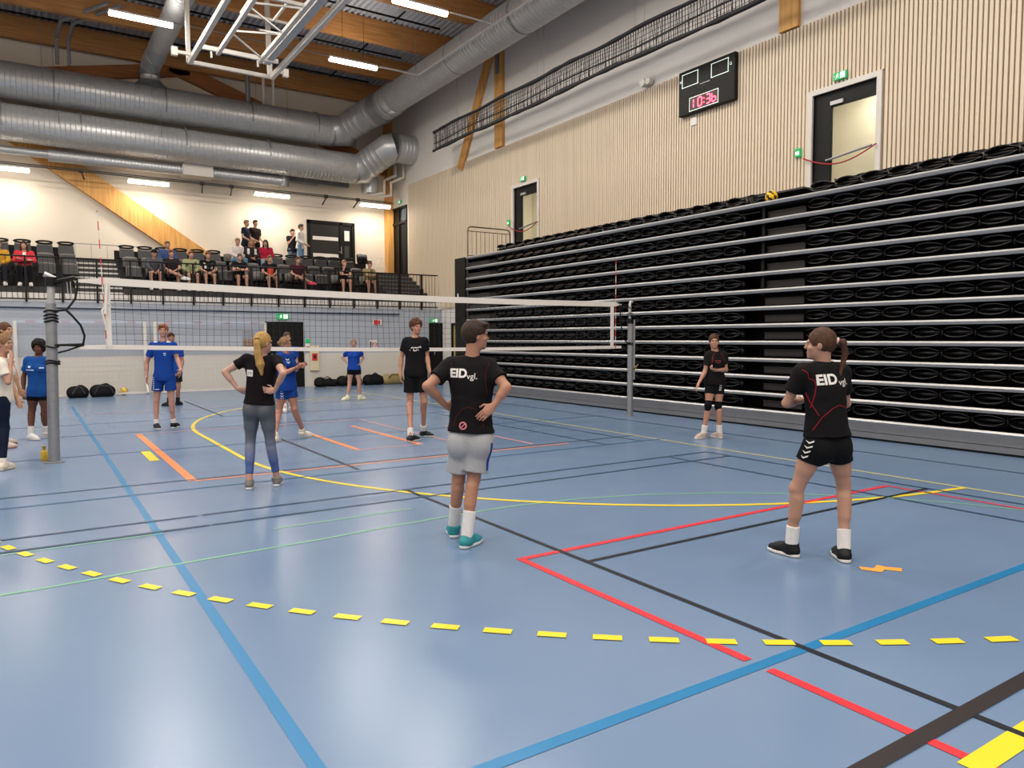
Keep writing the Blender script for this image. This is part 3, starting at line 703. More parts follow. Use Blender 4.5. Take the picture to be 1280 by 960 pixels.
def add_far(x, y, z):
    far.add([(a + x, b + y, c + z) for a, b, c in fseat.v], fseat.f)
spots = []
for k in range(12):
    zc = (zr[k] + zr[k+1]) / 2 + .012
    for y in left + right: spots.append((.075, y, zc))
for y in left[:] + right: spots.append((.12, y, zr[12] + .14))
for y in left[1:] + right[1:]: spots.append((.75, y + .1, zr[12] + .28))
spots.sort(key=lambda p: (p[1] < 2.9, math.dist((XB + p[0], p[1], p[2]), (0, 0, 1.6))))
for p in spots:
    if cnt < 300 and p[1] >= 2.9: inst('folded_seat', seat_me, bl, p); cnt += 1
    else: add_far(*p)
far.build('folded_seats', M['black_soft'], bl, smooth=True, kind='stuff')
# backs of the highest seats, stacked flat
bk_ = MB(); 
for y in left[1:] + right[1:]:
    bk_.obox((.98, y + .1, zr[12] + .36), (.2, 0, .02), (0, .2, 0), (-.002, 0, .022))
bk_.build('seat_backs', M['black_soft'], bl, kind='stuff')
# steps that fold away in the two gangways
for k in range(12):
    for ya, yb in ((7.95, 8.75), (17.9, 18.75)):
        z = zr[k] + .17
        MB().box(.22, .5, ya, yb, z, z + .02).box(.24, .26, ya, yb, z - .1, z).build('folded_step', M['step'], bl)
MB().box(.15, .6, 8.72, 8.78, zr[12] - 1.6, zr[12]).box(.12, .6, 8.8, 9.25, zr[12] - .12, zr[12] - .1).build('bracket', M['black'], bl)
MB().box(.3, .9, 8.05, 9.0, 4.17, 4.2).box(.88, .9, 8.05, 9.0, 4.0, 4.2).build('end_table', M['step'], bl)
for k in range(12):
    z = zr[k]; MB().box(.02, .05, YA - .08, YA, z, z + .29).box(.02, .05, 18.0, YA, z + .14, z + .155).box(.05, .08, 18.0, YA - .1, z + .05, z + .14).build('cross_brace', M['step'], bl)
for x in (1.6,): MB().box(x, x + .05, YB_, YA, 3.9, 3.98).build('edge_rail', M['black'], bl)
gr = empty('guard_rail', (11.05, 19.25, 3.98), label='rounded bronze guard rail on the far end of the bleachers', cat='railing')
gm = mat('bronze_tube', '#6f5a4a', .4, .6)
MB().tube([(0, 0, 0), (0, 0, .82), (.03, 0, .9), (.12, 0, .93), (1.36, 0, .93), (1.46, 0, .9), (1.5, 0, .82), (1.5, 0, 0)], .02, 8).build('frame', gm, gr, smooth=True)
MB().tube([(0, 0, .8), (1.5, 0, .8)], .012, 6).tube([(0, 0, .08), (1.5, 0, .08)], .012, 6).build('cross_rail', gm, gr)
for k in range(1, 10): MB().tube([(.15*k, 0, .08), (.15*k, 0, .8)], .008, 5).build('baluster', gm, gr)

# ================================================================== BALCONY GRANDSTAND
gs = empty('grandstand', (0, 25, 2.82), label='dark stepped grandstand with folding chairs on the balcony', cat='grandstand')
def G(mb, name, m, **k): o = mb.build(name, m, gs, **k); o.location = (0, -25, -2.82); return o
PZ = [3.1, 3.46, 3.82, 4.18]; PY = [25.0, 25.85, 26.7, 27.55]
for k in range(4):
    y1_ = PY[k+1] if k < 3 else YU - .01
    for xa, xb in ((-12.9, 1.25), (2.5, 11.2)) if k < 3 else ((-12.9, XW - .01),):
        G(MB().box(xa, xb, PY[k], y1_, 2.83, PZ[k]), 'platform', M['dark_grey'] if k else mat('front_riser', '#2c2a2a', .6))
nose = mat('white_nosing', '#c9c4bc', .6)
for j in range(8):
    z = 2.82 + .17*(j+1); ya = 24.95 + .325*j
    G(MB().box(1.26, 2.49, ya, 27.55, z - .17 if j else 2.83, z), 'aisle_step', M['step']); G(MB().box(1.26, 2.49, ya - .012, ya + .03, z - .045, z + .002), 'step_nosing', nose)
    G(MB().box(11.21, XW - .01, ya, 27.55, z - .17 if j else 2.83, z), 'aisle_step', M['step']); G(MB().box(11.21, XW - .01, ya - .012, ya + .02, z - .02, z + .002), 'step_nosing', M['kick'])
# chairs
back_b = mat('grey_chair_shell', '#625c58', .5, var=.1); pan_b = mat('black_chair_pan', '#1a1919', .45)
cb = MB(); n = 6
vs = []
for i in range(n + 1):
    s = -1 + 2*i/n; x = s*.222; dy = .05*(1 - s*s)
    vs += [(x, dy, .40 + .03*s*s), (x, dy + .035, .40 + .03*s*s), (x*.94, dy + .11, .77 - .03*s*s), (x*.94, dy + .075, .77 - .03*s*s)]
cb.add(vs, [(4*i + j, 4*i + (j+1) % 4, 4*(i+1) + (j+1) % 4, 4*(i+1) + j) for i in range(n) for j in range(4)] + [(3, 2, 1, 0), tuple(4*n + j for j in range(4))])
back_me = cb.mesh('backrest', back_b, True)
pan_open = MB().add([(-.22, -.42, .43), (.22, -.42, .43), (.23, .02, .40), (-.23, .02, .40), (-.22, -.44, .46), (.22, -.44, .46), (.23, .02, .44), (-.23, .02, .44)], [(0,3,2,1),(4,5,6,7),(0,1,5,4),(1,2,6,5),(2,3,7,6),(3,0,4,7)]).mesh('seat', pan_b)
pan_fold = MB().add([(-.22, -.10, .42), (.22, -.10, .42), (.22, .0, .40), (-.22, .0, .40), (-.19, -.04, .70), (.19, -.04, .70), (.19, .01, .70), (-.19, .01, .70)], [(0,3,2,1),(4,5,6,7),(0,1,5,4),(1,2,6,5),(2,3,7,6),(3,0,4,7)]).mesh('seat', pan_b)
leg_me = MB().box(-.02, .02, -.05, .05, 0, .42).box(-.2, .2, -.03, .03, .37, .41).mesh('pedestal', M['black'])
rim_me = MB().tube([(.21*math.cos(2*PI*i/14), .05, .795 + .04*math.sin(2*PI*i/14)) for i in range(15)], .028, 6, cap=False).mesh('folded_rim', M['black'], True)
def chair(x, row, opened):
    r = empty('fixed_chair', (x, PY[row] + .58 - 25, PZ[row] - 2.82)); r.parent = gs
    inst('backrest', back_me, r); inst('seat', pan_open if opened else pan_fold, r); inst('pedestal', leg_me, r)
    if row == 2 and not opened: inst('folded_rim', rim_me, r)
    return r
SIT = {0: [-.56, .04, 3.38, 3.88, 4.45, 4.96, 5.94, 6.91, 7.86, 9.47, 10.41], 1: [3.91], 2: [6.26, 6.75, 7.26]}
for row in range(3):
    xs = [-.56 - .57*i for i in range(1, 7)][::-1] + [-.56 + .57*i for i in range(4)] + [2.85 + .54*i for i in range(15)]
    for x in xs:
        if x < 2 and x > 1.15: continue
        op = any(abs(x - s) < .28 for s in SIT[row])
        chair(x, row, op)
# black upper edge of the last row
for xa, xb in ((-12.9, 1.25), (2.5, 11.2)): G(MB().box(xa, xb, 27.5, 27.54, 4.18, 4.5), 'back_board', M['black'])
lc = empty('loose_chair', (11.25, 27.95, 4.18), label='single black chair standing alone right of the black double door', cat='chair')
inst('backrest', back_me, lc).data = cb.mesh('backrest', M['black'], True); inst('seat', pan_open, lc); inst('pedestal', leg_me, lc)
# low steel barrier behind the aisle
lb_ = empty('aisle_barrier', (1.3, 27.9, 4.18), label='low pale steel barrier at the top of the left aisle', cat='railing')
MB().tube([(-.3, .9, .62), (2.0, .2, .55)], .02, 6).build('top_rail', M['alu'], lb_)
for k in range(6): MB().tube([(-.3 + .46*k, .9 - .14*k, .62 - .014*k), (-.3 + .46*k, .9 - .14*k, 0)], .012, 5).build('post', M['alu'], lb_)
wl = empty('corner_barrier', (12.2, 28.3, 4.18), label='thin white folding barrier leaning in the corner beside the loose chair', cat='railing')
for a, b in (((-.4, 0, 0), (.1, .3, .75)), ((.1, .3, .75), (.3, 0, 0)), ((-.3, .1, .3), (.25, .1, .35)), ((-.4, .3, .7), (.3, .2, .72))): MB().tube([a, b], .01, 5).build('bar', M['white_metal'], wl)
# front railing
fr = empty('balcony_railing', (0, 24.45, 2.7), label='black railing with thin bars along the balcony edge', cat='railing')
MB().tube([(-12.8, 0, 1.2), (12.75, 0, 1.2)], .022, 6).build('top_rail', M['black'], fr)
MB().box(-12.8, 12.75, -.01, .01, .02, .05).build('bottom_rail', M['black'], fr)
for k in range(-14, 15):
    x = .045 + .86*k
    if x < 12.8: MB().box(x - .025, x + .025, -.03, .03, -.05, 1.2).build('post', M['black'], fr)
bal = MB(); x = -12.7
while x < 12.7: bal.box(x - .006, x + .006, -.006, .006, .04, 1.19); x += .123
bal.build('balusters', M['black'], fr, kind='stuff')
# ================================================================== VOLLEYBALL NET, POSTS
YN = 11.37
def sag(x, z0, s): t = (x - .25) / (10.35 - .25); return z0 - s * 4*t*(1-t)
ztop = lambda x: 2.44 - .012*(x - .9) - .05*math.sin(PI*(x - .9)/8.95)
zbot = lambda x: 1.51 - .010*(x - .9) - .04*math.sin(PI*(x - .9)/8.95)
vn = empty('volleyball_net', (5.3, YN, 1.4), label='white taped volleyball net stretched across the court between the posts', cat='net')
def V(mb, name, m, **k): o = mb.build(name, m, vn, **k); o.location = (-5.3, -YN, -1.4); return o
X0, X1 = .92, 9.87; xs = [X0 + (X1 - X0)*i/30 for i in range(31)]
for nm_, zf, h in (('top_tape', lambda x: ztop(x) - .05, .1), ('bottom_tape', zbot, .06)):
    m = MB(); ext = [.55] + xs + [10.1]
    vs = [(x, YN + d, zf(min(max(x, X0), X1)) + e*h/2*(1 if X0 - .01 <= x <= X1 + .01 else (.25 if nm_ == 'top_tape' else .8))) for x in ext for d, e in ((-.005, -1), (-.005, 1), (.005, 1), (.005, -1))]
    m.add(vs, [(4*i + j, 4*i + (j+1) % 4, 4*(i+1) + (j+1) % 4, 4*(i+1) + j) for i in range(len(ext)-1) for j in range(4)] + [(3, 2, 1, 0), tuple(4*(len(ext)-1) + j for j in range(4))])
    V(m, nm_, M['tape'])
for x in (.935, 9.855): V(MB().add([(x + a, YN + b, (ztop(x) if c else zbot(x))) for c in (0, 1) for a, b in ((-.035, -.012), (.035, -.012), (.035, .012), (-.035, .012))], [(0,3,2,1),(4,5,6,7),(0,1,5,4),(1,2,6,5),(2,3,7,6),(3,0,4,7)]), 'side_band', M['tape'])
m = MB(); rnd = random.Random(3); nx = 90
for i in range(nx + 1):
    x = X0 + (X1 - X0)*i/nx; za, zb = ztop(x) - .09, zbot(x); j = .035*math.sin(i*.35)
    P = [(x, YN, za), (x + j*.6, YN + .015, za*.6 + zb*.4), (x + j, YN, zb)]
    for a, b in zip(P[:-1], P[1:]): m.bar(a, b, .0036, .0036)
for k in range(1, 9):
    P = [(x, YN, (ztop(x) - .09)*(1 - k/9) + zbot(x)*k/9 + .006*math.sin(x*5 + k)) for x in xs]
    for a, b in zip(P[:-1], P[1:]): m.bar(a, b, .0036, .0036)
V(m, 'netting', M['cord'], kind='stuff')
V(MB().tube([(.93, YN - .03, 2.36), (.91, YN - .05, 2.1), (.9, YN - .06, 1.95)], .018, 6).tube([(.95, YN - .03, 2.1), (.86, YN - .05, 2.0), (.9, YN - .05, 1.8)], .012, 6), 'tied_cord', M['tape'])
for x, lab in ((.905, 'red and white antenna at the left edge of the net'), (9.93, 'red and white antenna at the right edge of the net')):
    zt = 3.32 if x < 5 else 3.17; zb_ = 1.5 if x < 5 else 1.4
    an = empty('net_antenna', (x, YN - .02, zb_), label=lab, cat='antenna'); k = 0; z = 0
    while z < zt - zb_ - .01:
        MB().cyl((-.03*z if x < 5 else 0, 0, z), (-.03*(z + .12) if x < 5 else 0, 0, min(z + .12, zt - zb_)), .006, 6).build('band', M['red'] if (zt - zb_ - z) % .24 < .12 else M['tape'], an); z += .12; k += 1
def strap(root, pts, r=.012): MB().tube(pts, r, 6).build('strap', M['black'], root, smooth=True)
p1 = empty('net_post', (.25, YN, 0), label='thick grey net post in the left foreground wound with black straps', cat='post')
MB().tube([(0, 0, 0), (.03, 0, 1.85), (.035, 0, 2.08)], .062, 20, radii=[.068, .066, .06]).build('tube', M['steel'], p1, smooth=True)
MB().tube([(.035, 0, 2.06), (.045, 0, 2.36)], .045, 16).build('inner_tube', M['alu'], p1, smooth=True)
MB().tube([(.045, 0, 2.3), (.05, 0, 2.42)], .07, 12).build('collar', M['black'], p1, smooth=True)
MB().tube([(.09, 0, 2.4), (-.03, 0, 2.46)], .035, 10).build('pulley_arm', M['alu'], p1, smooth=True)
MB().lathe((0, 0, 0), [(.12, 0), (.12, .008), (.07, .02)], 20).build('floor_plate', M['kick'], p1, smooth=True)
for z, k in ((1.52, 1), (1.98, 1), (1.93, 1), (1.89, 1), (1.85, 1), (1.33, 1), (1.30, 1)):
    MB().tube([(.03 + .078*math.cos(a), .078*math.sin(a), z + .012*math.sin(a*2 + z*9)) for a in [2*PI*i/12 for i in range(13)]], .011, 5, cap=False).build('strap_ring', M['black'], p1)
strap(p1, [(.08, -.03, 2.36), (.3, 0, 2.42), (.33, 0, 2.40)], .03)
strap(p1, [(.34, 0, 2.42), (.34, 0, 2.3), (.31, 0, 2.15), (.25, -.02, 2.06), (.2, -.02, 2.0), (.27, -.02, 1.92), (.36, 0, 1.8), (.4, 0, 1.66), (.38, 0, 1.54), (.04, -.05, 1.54)], .014)
strap(p1, [(.38, 0, 1.54), (.2, -.03, 1.47), (.09, -.05, 1.44)], .012); strap(p1, [(.2, -.02, 2.0), (.06, -.06, 1.98)], .014); strap(p1, [(.09, -.05, 2.3), (.2, -.02, 2.38), (.34, 0, 2.42)], .014)
MB().tube([(.22, 0, 2.42), (.23, 0, 2.2)], .006, 5).tube([(.26, 0, 2.42), (.27, 0, 2.12)], .006, 5).build('steel_wire', M['alu'], p1)
p2 = empty('net_post', (10.35, YN, 0), label='slim grey net post in front of the folded bleachers', cat='post')
MB().tube([(0, 0, 0), (0, 0, 1.98)], .058, 18).build('tube', M['steel'], p2, smooth=True)
MB().box(.04, .10, -.03, .03, .75, 1.98).build('winch_rail', M['alu'], p2)
MB().tube([(-.02, 0, 1.96), (-.02, 0, 2.28), (0, 0, 2.34), (.04, 0, 2.34)], .03, 12).build('inner_tube', M['alu'], p2, smooth=True)
for z in (2.1, 2.06, 1.97, 1.5, 1.47): MB().tube([(-.01 + .062*math.cos(a), .062*math.sin(a), z + .01*math.sin(a*2 + z*9)) for a in [2*PI*i/10 for i in range(11)]], .01, 5, cap=False).build('strap_ring', M['black'], p2)
MB().tube([(-.01, 0, 1.9), (-.01, 0, 2.0)], .07, 12).build('collar', M['black'], p2, smooth=True)
strap(p2, [(-.35, 0, 2.3), (-.12, 0, 2.28), (-.02, -.03, 2.2)], .01); strap(p2, [(-.3, 0, 2.28), (-.26, 0, 1.9), (-.2, 0, 1.6), (-.1, -.03, 1.5), (.02, -.05, 1.5)], .014)
strap(p2, [(-.24, 0, 2.28), (-.22, 0, 2.0), (-.19, 0, 1.9)], .006)
MB().cyl((.11, -.02, 1.0), (.17, -.06, 1.06), .01, 6).box(.05, .14, -.05, -.01, .96, 1.0).build('crank', mat('brass', '#a98b4c', .4, .6), p2)
MB().lathe((0, 0, 0), [(.1, 0), (.1, .008), (.06, .015)], 18).build('floor_plate', M['kick'], p2, smooth=True)
pl = empty('floor_plug', (.145, 11.6, 0), label='small yellow plastic floor plug at the foot of the left net post', cat='plug')
MB().lathe((0, 0, 0), [(.04, 0), (.045, .01), (.045, .13), (.035, .14)], 14).build('body', mat('yellow_plastic', '#c9a53a', .5), pl, smooth=True); MB().lathe((0, 0, .14), [(.02, 0), (.02, .05), (.03, .05), (.03, .06)], 10).build('knob', mat('yellow_plastic_dark', '#a88a34', .5), pl)

# ================================================================== GOALS, BAGS, BALLS along the end wall
goal_net = mat('goal_net', '#b9b6b8', .8)
def goal(x0, x1, lab):
    g = empty('handball_goal', ((x0 + x1)/2, 24.2, 0), label=lab, cat='goal'); L = (x1 - x0)/2
    for s in (-1, 1): MB().box(s*L - .04, s*L + .04, 0, .08, 0, 2.12).build('post', M['white_metal'], g)
    cbx = MB(); cbx.box(-L, L, .01, .07, 2.07, 2.13).build('crossbar', mat('pale_bar', '#aab2c0', .5), g)
    for k in range(4):
        x = -L + .25 + k * (2*L - .7)/3; MB().box(x, x + .22, .005, .075, 2.065, 2.135).build('red_band', mat('faded_red', '#a898a4', .6), g)
    MB().box(-L, L, -.35, -.30, .03, .08).build('base_bar', M['white_metal'], g)
    for s in (-1, 1): MB().bar((s*L, -.32, .05), (s*L, .0, .3), .04, .04).box(s*L - .02, s*L + .02, -.35, .04, .03, .07).build('side_bar', M['white_metal'], g)
    n_ = MB(); k = 0
    while -L + .12*k < L: x = -L + .12*k; n_.bar((x, .05, 2.08), (x + .02, -.1, .06), .004, .004); k += 1
    for j in range(1, 17): z = .12*j; n_.bar((-L, .05 - .15*(1 - z/2.1), z), (L, .05 - .15*(1 - z/2.1), z), .004, .004)
    n_.build('goal_netting', goal_net, g, kind='stuff')
    return g
goal(-.25, 2.93, 'left handball goal with white posts parked against the end wall')
goal(3.2, 6.42, 'right handball goal with white posts parked beside the black double door')
# ================================================================== BODIES: smooth distance fields turned into one continuous surface
A_ = lambda *v: np.array(v, float)
class Field:
    def __init__(s, lo, hi, h):
        s.h = h; s.lo = np.floor(np.array(lo) / h) * h; s.n = np.ceil((np.array(hi) - s.lo) / h).astype(int) + 2
        s.F = np.full(s.n, 1.0, np.float32)
    def _sub(s, c0, c1, m):
        a = np.clip(np.floor((np.array(c0) - m - s.lo) / s.h).astype(int), 0, s.n); b = np.clip(np.ceil((np.array(c1) + m - s.lo) / s.h).astype(int) + 1, 0, s.n)
        if (b <= a).any(): return None, None
        g = [((np.arange(a[i], b[i]) * s.h) + s.lo[i]).astype(np.float32).reshape([-1 if j == i else 1 for j in range(3)]) for i in range(3)]
        return tuple(slice(a[i], b[i]) for i in range(3)), g
    def _mix(s, sl, d, k, neg):
        o = s.F[sl]
        if neg:
            d = -d; hh = np.maximum(k - np.abs(o - d), 0) / k if k > 0 else 0; s.F[sl] = np.maximum(o, d) + (hh*hh*k/4 if k > 0 else 0)
        else:
            hh = np.maximum(k - np.abs(o - d), 0) / k if k > 0 else 0; s.F[sl] = np.minimum(o, d) - (hh*hh*k/4 if k > 0 else 0)
    def cone(s, a, b, ra, rb, k=.02, cuts=(), neg=False, flat=None):
        a = np.array(a, float); b = np.array(b, float); R = max(ra, rb)
        c0 = np.minimum(a, b) - R * (1.0); c1 = np.maximum(a, b) + R
        sl, g = s._sub(c0, c1, k + .02)
        if sl is None: return
        p = [g[i] - a[i] for i in range(3)]; ab = b - a; L2 = max(ab @ ab, 1e-9)
        if flat is not None:   # flat = (direction, factor): squeeze along the direction
            fd, ff = flat; dd = p[0]*fd[0] + p[1]*fd[1] + p[2]*fd[2]; abd = ab @ fd
            t = np.clip((p[0]*ab[0] + p[1]*ab[1] + p[2]*ab[2]) / L2, 0, 1)
            q = [p[i] - t*ab[i] for i in range(3)]; qd = q[0]*fd[0] + q[1]*fd[1] + q[2]*fd[2]
            r2 = q[0]**2 + q[1]**2 + q[2]**2 + qd**2 * (1/ff**2 - 1)
            d = (np.sqrt(np.maximum(r2, 0)) - (ra + t*(rb - ra))) * (.5 + .5*ff)
        else:
            t = np.clip((p[0]*ab[0] + p[1]*ab[1] + p[2]*ab[2]) / L2, 0, 1)
            d = np.sqrt((p[0] - t*ab[0])**2 + (p[1] - t*ab[1])**2 + (p[2] - t*ab[2])**2) - (ra + t*(rb - ra))
        for cp, cn in cuts: d = np.maximum(d, (g[0]-cp[0])*cn[0] + (g[1]-cp[1])*cn[1] + (g[2]-cp[2])*cn[2])
        s._mix(sl, d, k, neg)
    def ell(s, c, ax, r, k=.02, cuts=(), neg=False):
        c = np.array(c, float); r = np.array(r, float); ax = np.array(ax, float)
        e = np.sqrt(((ax * r[:, None])**2).sum(0)); sl, g = s._sub(c - e, c + e, k + .02)
        if sl is None: return
        p = [g[i] - c[i] for i in range(3)]; q = [(p[0]*ax[j][0] + p[1]*ax[j][1] + p[2]*ax[j][2]) for j in range(3)]
        k0 = np.sqrt((q[0]/r[0])**2 + (q[1]/r[1])**2 + (q[2]/r[2])**2); k1 = np.sqrt((q[0]/r[0]**2)**2 + (q[1]/r[1]**2)**2 + (q[2]/r[2]**2)**2) + 1e-6
        d = k0*(k0 - 1)/k1
        for cp, cn in cuts: d = np.maximum(d, (g[0]-cp[0])*cn[0] + (g[1]-cp[1])*cn[1] + (g[2]-cp[2])*cn[2])
        s._mix(sl, d, k, neg)
    def plane(s, cp, cn):
        g = [((np.arange(s.n[i]) * s.h) + s.lo[i]).astype(np.float32).reshape([-1 if j == i else 1 for j in range(3)]) for i in range(3)]
        s.F = np.maximum(s.F, (g[0]-cp[0])*cn[0] + (g[1]-cp[1])*cn[1] + (g[2]-cp[2])*cn[2])
    def wrinkle(s, amp, f=26, seed=0, aniso=(1, 1, 1)):
        g = [((np.arange(s.n[i]) * s.h) + s.lo[i]).astype(np.float32).reshape([-1 if j == i else 1 for j in range(3)]) * aniso[i] for i in range(3)]
        r = random.Random(seed); N = 0
        for _ in range(4):
            v = [r.gauss(0, 1) for _ in range(3)]; l = math.sqrt(sum(t*t for t in v)); ff = f * r.uniform(.6, 1.6); ph = r.uniform(0, 6.28)
            N = N + np.sin((g[0]*v[0] + g[1]*v[1] + g[2]*v[2]) / l * ff + ph + 1.3*np.sin(g[2]*ff*.5 + ph))
        s.F += (amp * N / 4 * (np.abs(s.F) < .05)).astype(np.float32)
    def mesh(s, name, m):
        F = s.F; I = F < 0; nx, ny, nz = F.shape
        c = [I[i:nx-1+i, j:ny-1+j, k:nz-1+k] for i in (0,1) for j in (0,1) for k in (0,1)]
        anyc = c[0].copy(); allc = c[0].copy()
        for q in c[1:]: anyc |= q; allc &= q
        act = np.argwhere(anyc & ~allc)
        if len(act) == 0: return None
        vals = {}
        for i in (0,1):
            for j in (0,1):
                for k in (0,1): vals[(i,j,k)] = F[act[:,0]+i, act[:,1]+j, act[:,2]+k]
        acc = np.zeros((len(act), 3)); cnt_ = np.zeros(len(act))
        for a in vals:
            for ax in range(3):
                if a[ax] == 0:
                    b = list(a); b[ax] = 1; b = tuple(b); va, vb = vals[a], vals[b]
                    ok = (va < 0) != (vb < 0); t = np.where(ok, va / np.where(ok, va - vb, 1), 0)
                    for d in range(3): acc[:, d] += np.where(ok, a[d] + (t if d == ax else 0), 0)
                    cnt_ += ok
        V = (acc / cnt_[:, None] + act) * s.h + s.lo
        idx = np.full((nx-1, ny-1, nz-1), -1, np.int64); idx[act[:,0], act[:,1], act[:,2]] = np.arange(len(act))
        quads = []
        for ax in range(3):
            sh = [slice(1, n_-1) for n_ in F.shape]; sh2 = list(sh); sh[ax] = slice(0, F.shape[ax]-1); sh2[ax] = slice(1, F.shape[ax])
            A, B = I[tuple(sh)], I[tuple(sh2)]; e = np.argwhere(A != B)
            if not len(e): continue
            off = [1, 1, 1]; off[ax] = 0; e = e + off; ins = I[e[:,0], e[:,1], e[:,2]]
            u, v = [(1, 2), (2, 0), (0, 1)][ax]; q = []
            for du, dv_ in ((-1,-1), (0,-1), (0,0), (-1,0)):
                t = e.copy(); t[:, u] += du; t[:, v] += dv_; q.append(idx[t[:,0], t[:,1], t[:,2]])
            q = np.stack(q, 1); q[~ins] = q[~ins][:, ::-1]; quads.append(q)
        Q = np.concatenate(quads); Q = Q[(Q >= 0).all(1)]
        me = bpy.data.meshes.new(name); me.vertices.add(len(V)); me.vertices.foreach_set('co', V.astype(np.float32).ravel())
        me.loops.add(len(Q)*4); me.loops.foreach_set('vertex_index', Q.astype(np.int32).ravel())
        me.polygons.add(len(Q)); me.polygons.foreach_set('loop_start', np.arange(0, len(Q)*4, 4, dtype=np.int32)); 
        try: me.polygons.foreach_set('loop_total', np.full(len(Q), 4, np.int32))
        except Exception: pass
        me.polygons.foreach_set('use_smooth', np.ones(len(Q), bool)); me.materials.append(m); me.update(calc_edges=True); me.validate()
        return me

def add_obj(name, me, parent, base):
    if me is None: return None
    o = bpy.data.objects.new(name, me); COL.objects.link(o); o.parent = parent; o.location = -Vector(base) if parent else (0, 0, 0)
    return o
MC = {}
def cm(hexc, kind='cloth'):
    key = (hexc, kind)
    if key not in MC:
        kw = dict(cloth=dict(rough=.85, var=.07, scale=25, bump=.15, bscale=90, spec=.12), skin=dict(rough=.5, var=.05, scale=12, spec=.4), hair=dict(rough=.55, spec=.2, var=.3, scale=18, bump=.5, bscale=70, stretch=(3, 3, .6)), shoe=dict(rough=.55, var=.08, scale=20, spec=.25), gloss=dict(rough=.2, var=.02))[kind]
        col = tuple(x*q for x, q in zip(lin(hexc)[:3], (.72, .68, .66))) if kind == 'skin' else hexc
        MC[key] = mat('%s_%s' % (kind, hexc.lstrip('#')), col, **kw)
    return MC[key]

def orth(u, v):
    return unit(v - u * (u @ v))

